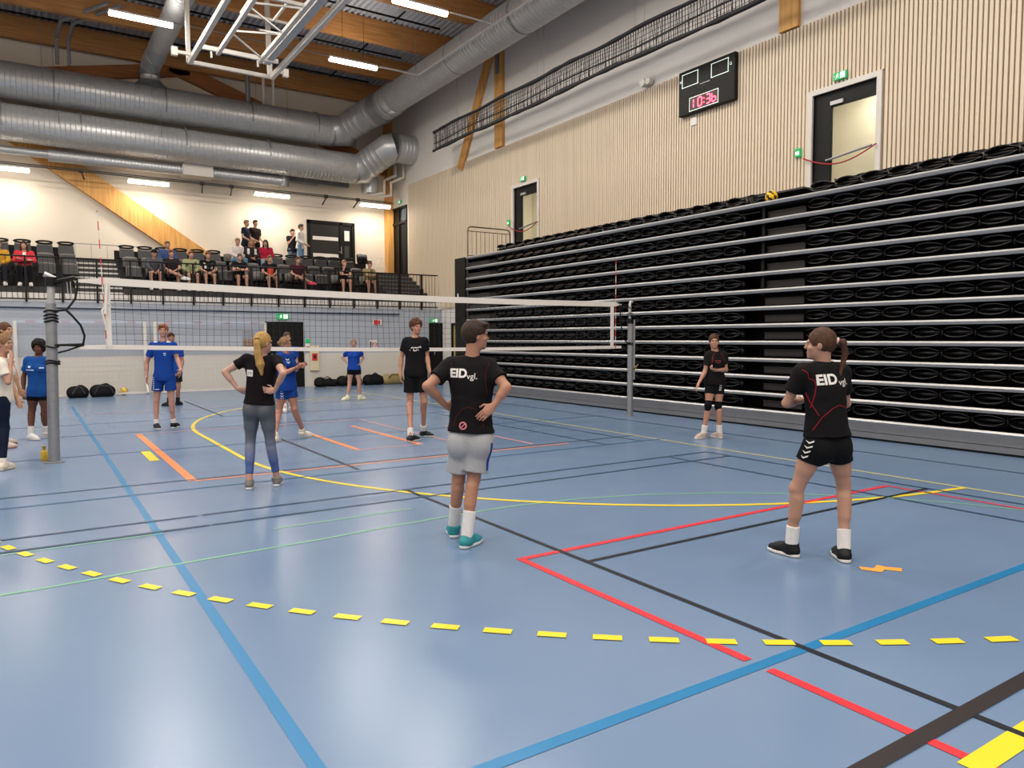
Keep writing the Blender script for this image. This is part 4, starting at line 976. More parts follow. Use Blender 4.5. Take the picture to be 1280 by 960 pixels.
def person(J, label, style, group=None, seated=False):
    """J: joints in metres; style: dict of colours, garments and detail size"""
    J = {k: np.array(v, float) for k, v in J.items()}
    h = style.get('h', .009); sc = style.get('scale', 1.0); fem = style.get('fem', False); bulk = style.get('bulk', 1.0)
    hipc = (J['hipL'] + J['hipR']) / 2; N = J['neck']; up = unit(N - hipc); side = orth(up, J['shR'] - J['shL']); front = np.cross(up, side)
    L = np.linalg.norm(N - hipc)
    base = A_(*((J['anL'] + J['anR'])[:2] / 2), min(J['toL'][2], J['toR'][2]) - .03)
    if seated: base = A_(hipc[0], hipc[1], base[2])
    root = empty('person', base, label=label, cat='person', group=group)
    T = np.array([side, front, up]); P = lambda a, b, c: hipc + side*a + front*b + up*c
    allp = np.array([J[k] for k in J if k != 'look'])
    lo, hi = allp.min(0) - .24, allp.max(0) + .24
    skin = cm(style['skin'], 'skin'); wd = (.92 if fem else 1.0) * bulk * sc
    look = unit(A_(J['look'][0], J['look'][1], 0)); tilt = J['look'][2]; hf = unit(look + A_(0, 0, tilt))
    nk = unit(J['head'] - N); hu = orth(hf, A_(0, 0, 1.) * .7 + nk * .3); hr = np.cross(hf, hu); HX = np.array([hr, hf, hu]); Hc = J['head']; HS = style.get('head', 1.0)
    H = lambda a, b, c: Hc + (hr*a + hf*b + hu*c) * HS
    def torso(F, off, k=.035, lower=True):
        s_ = wd
        F.ell(P(0, 0, .0), T, A_((.168 if fem else .158)*s_ + off, .108*s_ + off, .13*s_ + off), k)
        F.cone(P(0, .0, .05), P(0, -.005, L*.55), .125*s_ + off, .128*s_ + off, k, flat=(front, .72))
        F.ell(P(0, -.005, L*.68), T, A_((.150 if fem else .160)*s_ + off, .108*s_ + off, .17*s_ + off), k)
        for sg, q in ((-1, 'L'), (1, 'R')):
            s0 = J['sh' + q]; F.cone(N - up*.06, s0, .058*s_ + off, .052*s_ + off, .04)
            F.cone(P(sg*.075*s_, 0, L*.72), s0 - up*.03, .075*s_ + off, .05*s_ + off, .04)
            F.ell(P(sg*.08*s_, -.045*s_, -.05), T, A_(.085, .085, .10)*s_ + off, k)
            if fem: F.ell(P(sg*.07*s_, .075*s_, L*.66), T, A_(.058, .05, .058)*s_ + off, .03)
    # ---- body, one continuous skin
    F = Field(lo, hi, h); torso(F, 0)
    F.cone(N - up*.03, Hc - hu*.05*HS - hf*.02, .056*wd, .052*HS, .03)
    F.ell(H(0, -.012, .022), HX, A_(.073, .090, .092)*HS, .02); F.ell(H(0, .025, -.048), HX, A_(.054, .060, .062)*HS, .03)
    F.ell(H(0, .068, -.086), HX, A_(.022, .018, .018)*HS, .02)
    for sg in (-1, 1):
        F.ell(H(sg*.074, -.006, -.006), HX, A_(.010, .018, .030)*HS, .006)
        if h < .011: F.ell(H(sg*.030, .094, .006), HX, A_(.019, .014, .012)*HS, .012, neg=True)
        F.ell(H(sg*.038, .060, -.024), HX, A_(.020, .018, .016)*HS, .02)
    F.cone(H(0, .078, .016), H(0, .097, -.020), .008*HS, .0115*HS, .014)
    if h < .011:
        F.ell(H(0, .080, -.052), HX, A_(.024, .010, .0055)*HS, .006); F.ell(H(0, .078, -.062), HX, A_(.020, .010, .006)*HS, .006)
        F.cone(H(-.035, .080, .024), H(.035, .080, .024), .009*HS, .009*HS, .012)
    af = .93 if fem else 1.0
    for q, sg in (('L', -1), ('R', 1)):
        s0, e, w = J['sh'+q], J['el'+q], J['wr'+q]; ua = unit(e - s0); fa = unit(w - e)
        F.ell(s0 - A_(0,0,.008), T, A_(.052, .052, .058)*wd, .03)
        F.cone(s0, e, .047*wd*af, .037*wd*af, .02); F.cone(s0 + (e-s0)*.35 + front*.006, s0 + (e-s0)*.6 + front*.006, .044*wd*af, .042*wd*af, .02)
        F.cone(e, w, .036*wd*af, .0255*wd*af, .015); F.cone(e + (w-e)*.15, e + (w-e)*.42, .038*wd*af, .035*wd*af, .02)
        # hand
        hd = style.get('hand', {}).get(q)
        d = unit(np.array(hd[0])) if hd else fa
        nrm = orth(d, np.array(hd[1]) if hd else -side*sg*1.0 + front*.2)
        curl = hd[2] if hd else .35
        a = np.cross(d, nrm); a = a if a @ (front + up*.3) > 0 else -a      # thumb side
        if hd and len(hd) > 3: a = a * hd[3]
        hs = (.93 if fem else 1.0) * sc; palm = w + d*.052*hs
        F.ell(palm, np.array([a, d, nrm]), A_(.040, .050, .0155)*hs, .012); F.ell(w + d*.02, np.array([a, d, nrm]), A_(.028, .04, .019)*hs, .012)
        if h <= .0125:
            fr = max(.0078*hs, h*.82)
            for i, (o, ln) in enumerate(((.028, .070), (.010, .078), (-.009, .073), (-.027, .058))):
                k0 = w + d*.088*hs + a*o*hs; sp_ = a*(o*.35); c1 = curl*(.8 + .12*i)
                v1 = unit(d*math.cos(c1) + nrm*math.sin(c1) + sp_*3); v2 = unit(d*math.cos(2.1*c1) + nrm*math.sin(2.1*c1) + sp_*2)
                k1 = k0 + v1*ln*.52*hs; k2 = k1 + v2*ln*.5*hs
                F.cone(k0 - d*.02, k1, fr*1.06, fr, .004); F.cone(k1, k2, fr, fr*.88, .003)
            t0 = w + d*.022*hs + a*.026*hs; t1 = t0 + unit(d*.7 + a*.75 + nrm*.3)*.042*hs; t2 = t1 + unit(d + a*.2 + nrm*.25)*.034*hs
            F.cone(t0, t1, fr*1.35, fr*1.2, .01); F.cone(t1, t2, fr*1.15, fr*.95, .004)
        else: F.ell(w + d*.12, np.array([a, d, nrm]), A_(.032, .045, .015), .02)
        hp, kn, an = J['hip'+q], J['kn'+q], J['an'+q]; to = J['to'+q]; sh_ = unit(an - kn); fd = unit((to - an)*A_(1,1,0)); bk_d = -orth(sh_, fd)
        tl = (1.04 if fem else 1.0)*wd
        F.cone(hp - up*.01, kn, .083*tl, .050*tl, .03); F.cone(hp + (kn-hp)*.2, hp + (kn-hp)*.55, .082*tl, .067*tl, .03)
        F.cone(kn, an, .048*tl, .034*sc, .02); F.cone(kn + sh_*.07 + bk_d*.018, kn + sh_*.20 + bk_d*.014, .044*tl, .038*tl, .03)
        F.ell(kn - bk_d*.012, np.array([np.cross(sh_, bk_d), bk_d, sh_]), A_(.042, .045, .052)*tl, .02)
        F.cone(an + A_(0,0,-.03), an + fd*.12 + A_(0,0,-.058), .030*sc, .020*sc, .02)
    add_obj('body', F.mesh('body', skin), root, base)
    # ---- eyes, brows, lips
    if style.get('face', True) and h <= .0125:
        for sg in (-1, 1):
            m = MB(); m.sphere(H(sg*.030, .0715, .006), .0095*HS, 8, 6); m.cur = 1; m.sphere(H(sg*.030, .0762, .006), .0062*HS, 8, 5)
            o = m.build('eye', [cm('#9a9088', 'cloth'), cm('#1c120c', 'cloth')], root, smooth=True); o.location = -Vector(base)
            o = MB().tube([H(sg*.014, .0865, .025), H(sg*.030, .0845, .030), H(sg*.045, .0735, .025)], .0032*HS, 5).build('eyebrow', cm(style['hair_col'], 'hair'), root); o.location = -Vector(base)
        o = MB().tube([H(-.020, .084, -.055), H(0, .091, -.056), H(.020, .084, -.055)], .0042*HS, 6).build('lips', cm(style.get('lips', '#a85a50'), 'skin'), root, smooth=True); o.location = -Vector(base)
    # ---- hair
    hc = cm(style['hair_col'], 'hair'); hs_ = style.get('hair', 'short'); lo2, hi2 = Hc - .27, Hc + .25
    if hs_ in ('long', 'ponytail', 'braid'): lo2 = lo2 - A_(.05, .05, .35)
    F = Field(lo2, hi2, min(h, .008)); th = {'short': .013, 'curly': .022, 'afro': .034, 'cap': .014}.get(hs_, .009)
    F.ell(H(0, -.016, .027), HX, (A_(.073, .090, .092) + th)*HS, .01)
    fh = style.get('fem', False) or hs_ in ('long', 'afro')
    F.ell(H(0, .092, -.035), HX, A_(.072 if fh else .095, .070, .088)*HS, .010, neg=True)
    F.ell(H(0, .055, -.125), HX, A_(.12, .135, .082)*HS, .008, neg=True)
    F.ell(H(0, -.03, -.165), HX, A_(.12, .14, .075)*HS, .008, neg=True)
    if fh: F.cone(H(-.13, .020, -.030), H(.13, .020, -.030), .026*HS, .026*HS, .008, neg=True)
    else: F.cone(H(-.13, .036, -.034), H(.13, .036, -.034), .050*HS, .050*HS, .010, neg=True)
    if hs_ == 'short': F.ell(H(.02, .062, .088), HX, A_(.055, .04, .024)*HS, .02)
    if hs_ in ('curly', 'afro'):
        r = random.Random(5)
        for _ in range(34 if hs_ == 'curly' else 50):
            a1 = r.uniform(0, 2*PI); el = r.uniform(-.1, 1.4); v = A_(math.cos(el)*math.cos(a1)*.085, math.cos(el)*math.sin(a1)*.10 - .016, math.sin(el)*.10 + .03)
            if v[1] > .06 and v[2] < .07: continue
            F.ell(H(*v), HX, A_(.026, .026, .026)*HS*r.uniform(.7, 1.3), .005)
    if hs_ == 'long':
        for sg in (-1, 1): F.cone(H(sg*.066, -.02, .0), H(sg*.085, .0, -.20), .034*HS, .03*HS, .03)
        F.cone(H(0, -.07, 0), H(0, -.085, -.20), .06*HS, .05*HS, .03)
    tie = None
    if hs_ in ('ponytail', 'bun', 'braid'):
        tails = style.get('tail') or [(0, -.112, .035), (0, -.15, .0), (0, -.155, -.09), (0, -.14, -.2)]
        tr = style.get('tail_r', [.022, .032, .03, .012]); TP = [H(*t) for t in tails]; tie = (TP[0], TP[1])
        for i in range(len(TP)-1): F.cone(TP[i], TP[i+1], tr[i]*HS, tr[i+1]*HS, .012)
    if h < .011: F.wrinkle(.0028, 170, 3, (1, 1, .35))
    add_obj('hair', F.mesh('hair', hc), root, base)
    if tie is not None:
        o = MB().tube([tie[0] - (tie[1]-tie[0])*.1, tie[0] + (tie[1]-tie[0])*.25], style.get('tail_r', [.022])[0]*1.25*HS, 10).build('hair_tie', cm(style.get('tie', '#4a3a30')), root, smooth=True); o.location = -Vector(base)
    if hs_ == 'cap':
        F = Field(lo2, hi2, h); F.ell(H(0, -.012, .04), HX, A_(.090, .106, .09)*HS, .01, cuts=[(H(0, 0, .03), -hu)]); F.ell(H(0, .11, .035), HX, A_(.06, .06, .010)*HS, .01)
        add_obj('cap', F.mesh('cap', cm(style.get('cap_col', '#15161c'))), root, base)
    # ---- shirt
    BV = {}
    if style.get('top'):
        off = style.get('top_off', .016); drop = style.get('hem', .10); F = Field(lo, hi, h)
        torso(F, off, .04); F.cone(P(0, -.005, L*.45), P(0, -.008, -drop - .03), .138*wd + off, style.get('skirt', .166 if not fem else .162)*wd + off, .04, flat=(front, .76))
        F.ell(N + up*.035 + front*.012, T, A_(.066, .07, .05)*wd, .006, neg=True)
        F.plane(P(0, 0, -drop), -up)
        slv = style.get('sleeve', .62)
        for q in 'LR':
            s0, e, w = J['sh'+q], J['el'+q], J['wr'+q]
            if slv <= 1:
                c = s0 + (e - s0)*slv; F.cone(s0, e, (.050*wd + off), (.048*wd + off*1.1), .03, cuts=[(c, unit(e - s0))])
            else:
                F.cone(s0, e, .050*wd + off, .042*wd + off, .03); c = e + (w-e)*.93; F.cone(e, w, .042*wd + off, .034*wd + off, .02, cuts=[(c, unit(w - e))])
        if style.get('hood'): F.cone(N + side*.09 + up*.0, N - side*.09 + up*.0, .05, .05, .03); F.ell(N - front*.09 + up*.01, T, A_(.11, .06, .07), .03)
        if h < .011: F.wrinkle(style.get('wr', .0035), 24, style.get('seed', 1), (1, 1, 1.5))
        o = add_obj(style.get('top_name', 'shirt'), F.mesh('shirt', cm(style['top'])), root, base); BV['shirt'] = o
    # ---- shorts or trousers
    if style.get('bottom'):
        bl_ = style.get('bottom_len', .55); off = style.get('bottom_off', .02); F = Field(lo, hi, h)
        F.ell(P(0, 0, .0), T, A_(.168*wd + off*.6, .108*wd + off*.6, .13*wd), .04)
        for sg in (-1, 1): F.ell(P(sg*.08*wd, -.045*wd, -.05), T, A_(.085, .085, .10)*wd + off*.6, .04)
        for q in 'LR':
            hp, kn, an = J['hip'+q], J['kn'+q], J['an'+q]
            if bl_ <= 1:
                c = hp + (kn - hp)*bl_; F.cone(hp, kn, .082*wd + off*.5, .072*wd + off*1.5, .03, cuts=[(c, unit(kn - hp))])
            else:
                F.cone(hp, kn, .084*wd + off, .052*wd + off, .03); sh_ = unit(an-kn); fd = unit((J['to'+q] - an)*A_(1,1,0)); bd = -orth(sh_, fd); c = kn + (an-kn)*(bl_-1)
                F.cone(kn, an, .050*wd + off, .037*wd + off*style.get('flare', 1.0), .03, cuts=[(c, sh_)]); F.cone(kn + sh_*.07 + bd*.018, kn + sh_*.20 + bd*.014, .046*wd + off, .040*wd + off, .03)
        F.plane(P(0, 0, .12), up)
        if h < .011: F.wrinkle(style.get('wrb', .003), 22, 8, (1.5, 1.5, .8))
        mb_ = style.get('bottom_mat') or cm(style['bottom'])
        o = add_obj(style.get('bottom_name', 'shorts'), F.mesh('shorts', mb_), root, base); BV['shorts'] = o
    # ---- socks, knee pads, shoes
    for q in 'LR':
        kn, an, to = J['kn'+q], J['an'+q], J['to'+q]; sh_ = unit(kn - an); fd = unit((to - an)*A_(1,1,0)); rt = np.cross(fd, A_(0,0,1.))
        z0 = an[2] - .09
        if style.get('sock'):
            F = Field(np.minimum(an, an + sh_*.2) - .1, np.maximum(an, an + sh_*.2) + .1, min(h, .01)); c = an + sh_*style.get('sock_len', .12)
            F.cone(an - A_(0,0,.04), an + sh_*.22, .0455*sc, .053*wd, .01, cuts=[(c, sh_)]); F.cone(an - A_(0,0,.03), an + fd*.09 - A_(0,0,.046), .038*sc, .030*sc, .02); add_obj('sock', F.mesh('sock', cm(style['sock'])), root, base)
        if style.get('kneepad'):
            F = Field(kn - .14, kn + .14, min(h, .01)); th_ = unit(J['hip'+q] - kn)
            F.cone(kn, kn + th_*.10, .056*wd, .060*wd, .02, cuts=[(kn + th_*.085, th_)]); F.cone(kn, kn - sh_*.10, .056*wd, .052*wd, .02, cuts=[(kn - sh_*.08, -sh_)]); F.ell(kn + fd*.02, np.array([rt, fd, A_(0,0,1.)]), A_(.05, .05, .06), .02)
            add_obj('knee_pad', F.mesh('knee_pad', cm(style['kneepad'])), root, base)
        fl_ = style.get('foot', 1.0); g0 = A_(an[0], an[1], z0)
        F = Field(g0 - .14 - A_(0,0,.0), g0 + A_(.14,.14,.16) + fd*.2*0 + np.maximum(fd, 0)*.16 , min(h, .008)) if False else Field(np.minimum(g0, g0 + fd*.2) - .09, np.maximum(g0, g0 + fd*.2) + A_(.09, .09, .16), min(h, .008))
        ZU = A_(0, 0, 1.)
        F.cone(g0 - fd*.025 + ZU*.045, g0 + fd*.11*fl_ + ZU*.038, .044*fl_, .042*fl_, .02); F.cone(g0 + fd*.11*fl_ + ZU*.036, g0 + fd*.165*fl_ + ZU*.030, .042*fl_, .032*fl_, .02)
        F.cone(g0 + ZU*.05, g0 + sh_*.1 + ZU*.0, .049*fl_, .050*fl_, .02, cuts=[(g0 + ZU*.098, ZU)]); F.cone(g0 + ZU*.085, g0 + fd*.09 + ZU*.055, .034, .034, .02)
        F.plane(g0 + ZU*.012, -ZU)
        so = add_obj('shoe', F.mesh('shoe', cm(style['shoe'], 'shoe')), root, base)
        F = Field(np.minimum(g0, g0 + fd*.2) - A_(.08, .08, .02), np.maximum(g0, g0 + fd*.2) + A_(.08, .08, .06), min(h, .006))
        F.cone(g0 - fd*.028 + ZU*.014, g0 + fd*.11*fl_ + ZU*.014, .040*fl_, .046*fl_, .01); F.cone(g0 + fd*.11*fl_ + ZU*.014, g0 + fd*.168*fl_ + ZU*.018, .046*fl_, .035*fl_, .01)
        F.plane(g0 + ZU*.030, ZU); F.plane(g0 + ZU*.002, -ZU)
        s2 = add_obj('sole', F.mesh('sole', cm(style.get('sole', '#d8d4ce'), 'shoe')), None, base)
        if s2 and so: s2.parent = so; s2.location = (0, 0, 0)
        if so and h <= .0095:
            lc_ = MB(); 
            for i in range(4):
                c = g0 + fd*(.055 + .022*i)*fl_ + ZU*(.094 - .008*i); lc_.tube([c - rt*.022, c + ZU*.004, c + rt*.022], .003, 5)
            o = lc_.build('laces', cm(style.get('lace', '#d8d4ce'), 'shoe'), None); o.parent = so; o.location = (0, 0, 0)
    root['_'] = 1; del root['_']
    return dict(root=root, base=base, BV=BV, P=P, T=T, L=L, side=side, front=front, up=up, J=J, H=H)

def decal(R, on, vs2, fs, org, ax, ay, dirn, m, name, parent=None, off=.003):
    """print flat shapes on a garment: each corner is dropped onto the cloth along dirn"""
    o = R['BV'][on]; me = o.data
    if '_bvh' not in R: R['_bvh'] = {}
    if on not in R['_bvh']: R['_bvh'][on] = BVHTree.FromPolygons([v.co.copy() for v in me.vertices], [tuple(p.vertices) for p in me.polygons])
    bv = R['_bvh'][on]; out = []; dirn = Vector(unit(dirn)); last = None
    for a, b in vs2:
        q = Vector(np.array(org) + np.array(ax)*a + np.array(ay)*b) - dirn*.35
        hit = bv.ray_cast(q, dirn, .8)
        if hit[0] is None: p = last if last is not None else q + dirn*.3
        else: p = hit[0] - dirn*off
        last = p; out.append(tuple(p))
    mb = MB().add(out, fs); ob = mb.build(name, m, o); ob.location = (0, 0, 0)
    return ob
def d_text(R, on, s, size, org, ax, ay, dirn, m, name='lettering', bold=0.0):
    v, f = text_mesh(s, size, bold)
    # cut long triangles so that the print follows the cloth
    b = bmesh.new(); vv = [b.verts.new((p[0], p[1], 0)) for p in v]
    for q in f:
        try: b.faces.new([vv[i] for i in q])
        except Exception: pass
    bmesh.ops.triangulate(b, faces=b.faces[:])
    for _ in range(3):
        e = [x for x in b.edges if x.calc_length() > .02]
        if e: bmesh.ops.subdivide_edges(b, edges=e, cuts=1, use_grid_fill=False); bmesh.ops.triangulate(b, faces=b.faces[:])
    b.verts.index_update(); v2 = [(p.co.x, p.co.y) for p in b.verts]; f2 = [tuple(x.index for x in q.verts) for q in b.faces]; b.free()
    return decal(R, on, v2, f2, org, ax, ay, dirn, m, name)
def ribbon(pts, w, n=4):
    P = []
    for a, b in zip(pts[:-1], pts[1:]):
        for i in range(n): P.append((a[0] + (b[0]-a[0])*i/n, a[1] + (b[1]-a[1])*i/n))
    P.append(pts[-1]); vs = []
    for i, p in enumerate(P):
        q0 = P[max(i-1, 0)]; q1 = P[min(i+1, len(P)-1)]; t = unit(A_(q1[0]-q0[0], q1[1]-q0[1])); vs += [(p[0] - t[1]*w/2, p[1] + t[0]*w/2), (p[0] + t[1]*w/2, p[1] - t[0]*w/2)]
    return vs, [(2*i, 2*i+1, 2*i+3, 2*i+2) for i in range(len(P)-1)]
def chevrons(R, on, n, org, ax, ay, dirn, m, s=.03, gap=.036):
    for k in range(n):
        v = [(-s, s*.35 - gap*k), (0, -s*.35 - gap*k), (s, s*.35 - gap*k), (s, -s*.2 - gap*k), (0, -s*.9 - gap*k), (-s, -s*.2 - gap*k)]
        decal(R, on, v, [(0, 1, 4, 5), (1, 2, 3, 4)], org, ax, ay, dirn, m, 'chevron')
def patch(R, on, w, hgt, org, ax, ay, dirn, m, name='print_patch', nx=6, ny=4):
    v = [(-w/2 + w*i/nx, -hgt/2 + hgt*j/ny) for j in range(ny+1) for i in range(nx+1)]
    decal(R, on, v, [(j*(nx+1)+i, j*(nx+1)+i+1, (j+1)*(nx+1)+i+1, (j+1)*(nx+1)+i) for j in range(ny) for i in range(nx)], org, ax, ay, dirn, m, name)
POSE={'K':{'anL':(2.861,5.245,0.090),'anR':(2.791,4.911,0.090),'toL':(2.993,5.586,0.030),'toR':(3.034,5.028,0.030),'head':(2.939,5.004,1.633),'neck':(2.914,5.020,1.471),'shL':(2.787,5.127,1.402),'shR':(3.014,4.931,1.390),'elL':(2.565,5.106,1.248),'elR':(3.063,4.755,1.241),'wrL':(2.753,5.162,1.085),'wrR':(2.965,4.784,1.102),'hipL':(2.857,5.081,0.825),'hipR':(2.953,4.971,0.830),'knL':(2.839,5.118,0.489),'knR':(2.905,4.991,0.509),'look':(0.981,-0.195,0.000)},
'M':{'anL':(4.677,3.378,0.090),'anR':(4.886,3.089,0.090),'toL':(4.680,3.606,0.030),'toR':(5.080,3.338,0.030),'head':(4.770,3.241,1.562),'neck':(4.791,3.227,1.441),'shL':(4.646,3.287,1.368),'shR':(4.926,3.175,1.364),'elL':(4.618,3.401,1.137),'elR':(5.076,3.220,1.126),'wrL':(4.885,3.464,1.137),'wrR':(5.080,3.420,1.105),'hipL':(4.741,3.236,0.858),'hipR':(4.908,3.174,0.852),'knL':(4.684,3.346,0.508),'knR':(4.992,3.168,0.502),'look':(-0.481,0.877,0.000)},
'F':{'anL':(1.951,8.148,0.090),'anR':(2.250,8.166,0.090),'toL':(2.127,8.748,0.030),'toR':(2.458,8.553,0.030),'head':(2.131,8.137,1.568),'neck':(2.114,8.149,1.430),'shL':(1.983,8.234,1.396),'shR':(2.243,8.064,1.387),'elL':(1.767,8.316,1.261),'elR':(2.247,7.822,1.249),'wrL':(1.878,8.243,1.080),'wrR':(2.185,7.946,1.059),'hipL':(2.016,8.213,0.886),'hipR':(2.146,8.127,0.885),'knL':(1.993,8.228,0.494),'knR':(2.175,8.109,0.493),'look':(0.929,0.371,0.000)},
'J':{'anL':(5.398,10.908,0.090),'anR':(4.966,10.484,0.090),'toL':(5.463,10.807,0.030),'toR':(5.053,10.509,0.030),'head':(5.190,10.691,1.789),'neck':(5.172,10.702,1.625),'shL':(5.289,10.626,1.561),'shR':(5.060,10.776,1.562),'elL':(5.333,10.621,1.318),'elR':(4.991,10.845,1.307),'wrL':(5.314,10.490,1.106),'wrR':(4.948,10.789,1.042),'hipL':(5.242,10.657,1.090),'hipR':(5.103,10.747,1.090),'knL':(5.281,10.631,0.603),'knR':(5.093,10.754,0.591),'look':(-0.021,-1.000,0.000)},
'L':{'anL':(9.223,8.025,0.090),'anR':(9.013,8.169,0.090),'toL':(9.265,8.252,0.030),'toR':(8.797,8.162,0.030),'head':(9.133,8.087,1.547),'neck':(9.151,8.075,1.388),'shL':(9.295,8.029,1.330),'shR':(9.051,8.117,1.332),'elL':(9.298,7.979,1.095),'elR':(8.978,8.129,1.067),'wrL':(8.983,7.922,1.099),'wrR':(8.862,8.145,0.892),'hipL':(9.210,8.037,0.923),'hipR':(9.103,8.107,0.924),'knL':(9.181,8.020,0.517),'knR':(9.024,8.087,0.533),'look':(-0.659,-0.752,0.000)},
'D':{'anL':(2.177,14.523,0.090),'anR':(1.899,14.564,0.090),'toL':(2.379,14.777,0.030),'toR':(1.913,14.433,0.030),'head':(2.056,14.532,1.760),'neck':(2.051,14.535,1.567),'shL':(2.193,14.442,1.495),'shR':(1.899,14.635,1.496),'elL':(2.258,14.399,1.251),'elR':(1.788,14.707,1.181),'wrL':(2.280,14.241,1.055),'wrR':(1.779,14.642,0.940),'hipL':(2.130,14.483,0.950),'hipR':(1.968,14.590,0.950),'knL':(2.149,14.471,0.517),'knR':(1.919,14.621,0.503),'look':(-0.229,-0.974,0.000)},
'E':{'anL':(3.024,19.473,0.090),'anR':(2.810,19.352,0.090),'toL':(3.178,19.652,0.030),'toR':(2.732,19.434,0.030),'head':(2.918,19.412,1.645),'neck':(2.945,19.394,1.452),'shL':(3.088,19.301,1.375),'shR':(2.798,19.491,1.376),'elL':(3.128,19.274,1.066),'elR':(2.774,19.506,1.087),'wrL':(3.072,19.191,0.820),'wrR':(2.799,19.489,0.836),'hipL':(3.025,19.341,0.835),'hipR':(2.864,19.447,0.836),'knL':(3.032,19.337,0.468),'knR':(2.854,19.454,0.468),'look':(0.204,-0.979,0.000)},
'G':{'anL':(3.731,11.931,0.090),'anR':(3.175,11.602,0.090),'toL':(3.961,12.025,0.030),'toR':(3.389,11.879,0.030),'head':(3.432,11.780,1.523),'neck':(3.435,11.779,1.378),'shL':(3.533,11.834,1.331),'shR':(3.342,11.744,1.329),'elL':(3.569,11.715,1.123),'elR':(3.377,11.625,1.081),'wrL':(3.513,11.488,1.169),'wrR':(3.575,11.567,1.184),'hipL':(3.495,11.787,0.854),'hipR':(3.381,11.766,0.859),'knL':(3.536,11.736,0.497),'knR':(3.319,11.819,0.477),'look':(0.527,-0.850,0.000)},
'H':{'anL':(4.865,16.409,0.090),'anR':(4.645,16.111,0.090),'toL':(4.992,16.627,0.030),'toR':(4.649,16.309,0.030),'head':(4.772,16.249,1.635),'neck':(4.768,16.251,1.443),'shL':(4.913,16.156,1.372),'shR':(4.635,16.338,1.373),'elL':(4.938,16.140,1.109),'elR':(4.587,16.370,1.128),'wrL':(4.817,16.100,0.939),'wrR':(4.626,16.344,0.900),'hipL':(4.831,16.210,0.864),'hipR':(4.699,16.297,0.865),'knL':(4.824,16.215,0.478),'knR':(4.707,16.292,0.478),'look':(-0.056,-0.998,0.000)},
'I':{'anL':(7.279,18.406,0.090),'anR':(6.963,18.469,0.090),'toL':(7.390,18.436,0.030),'toR':(6.924,18.455,0.030),'head':(7.135,18.428,1.476),'neck':(7.133,18.430,1.320),'shL':(7.263,18.345,1.257),'shR':(7.010,18.510,1.258),'elL':(7.379,18.364,1.108),'elR':(6.914,18.669,1.110),'wrL':(7.259,18.347,0.944),'wrR':(7.006,18.513,0.934),'hipL':(7.205,18.383,0.818),'hipR':(7.065,18.474,0.819),'knL':(7.244,18.357,0.462),'knR':(7.034,18.495,0.463),'look':(-0.313,-0.950,0.000)},
'C':{'anL':(0.208,14.234,0.090),'anR':(0.005,14.131,0.090),'toL':(0.262,14.264,0.030),'toR':(0.051,14.058,0.030),'head':(0.164,14.145,1.482),'neck':(0.153,14.152,1.334),'shL':(0.269,14.076,1.269),'shR':(0.021,14.239,1.270),'elL':(0.304,14.054,1.024),'elR':(-0.059,14.291,1.000),'wrL':(0.284,14.007,0.795),'wrR':(-0.067,14.236,0.783),'hipL':(0.208,14.116,0.766),'hipR':(0.068,14.208,0.766),'knL':(0.209,14.116,0.480),'knR':(0.036,14.229,0.481),'look':(-0.313,-0.950,0.000)},
'A':{'anL':(-0.482,11.753,0.090),'anR':(-0.303,11.035,0.090),'toL':(-0.334,11.939,0.030),'toR':(-0.167,11.223,0.030),'head':(-0.232,11.289,1.559),'neck':(-0.260,11.307,1.378),'shL':(-0.233,11.493,1.302),'shR':(-0.283,11.119,1.303),'elL':(-0.184,11.496,1.032),'elR':(-0.208,11.034,1.087),'wrL':(-0.122,11.396,0.840),'wrR':(-0.161,11.147,1.400),'hipL':(-0.282,11.429,0.876),'hipR':(-0.294,11.221,0.880),'knL':(-0.290,11.434,0.455),'knR':(-0.266,11.203,0.508),'look':(0.817,-0.577,0.000)},
'B':{'anL':(-0.331,13.679,0.090),'anR':(-0.341,13.164,0.090),'toL':(-0.202,13.788,0.030),'toR':(-0.197,13.267,0.030),'head':(-0.253,13.367,1.750),'neck':(-0.302,13.399,1.512),'shL':(-0.278,13.587,1.450),'shR':(-0.309,13.201,1.443),'elL':(-0.168,13.491,1.147),'elR':(-0.202,13.094,1.162),'wrL':(-0.117,13.398,0.859),'wrR':(-0.105,13.151,0.873),'hipL':(-0.336,13.529,0.933),'hipR':(-0.341,13.317,0.932),'knL':(-0.343,13.534,0.497),'knR':(-0.318,13.302,0.515),'look':(0.786,-0.619,0.000)},
'N':{'anL':(7.117,12.587,0.090),'anR':(7.246,12.497,0.090),'toL':(7.514,13.188,0.030),'toR':(7.611,12.931,0.030),'head':(7.268,12.485,1.622),'neck':(7.176,12.546,1.374),'shL':(7.058,12.623,1.296),'shR':(7.293,12.469,1.295),'elL':(7.030,12.641,1.016),'elR':(7.330,12.444,1.015),'wrL':(7.055,12.625,0.765),'wrR':(7.329,12.445,0.764),'hipL':(7.120,12.582,0.750),'hipR':(7.251,12.497,0.749),'knL':(7.118,12.583,0.436),'knR':(7.249,12.498,0.436),'look':(0.998,-0.056,0.000)}}
# ================================================================== PLAYERS
Z = A_(0, 0, 1.)
LEV = unit(A_(math.sin(YAW), math.cos(YAW), 0)); RGT = A_(math.cos(YAW), -math.sin(YAW), 0)
WHT = cm('#d9d3cc'); REDP = cm('#841c28')
def dirv(a, z=0): return LEV*math.cos(math.radians(a)) + RGT*math.sin(math.radians(a)) + Z*z
FAIR = '#c99b84'; TAN = '#bd8a70'; DARK = '#6e432f'

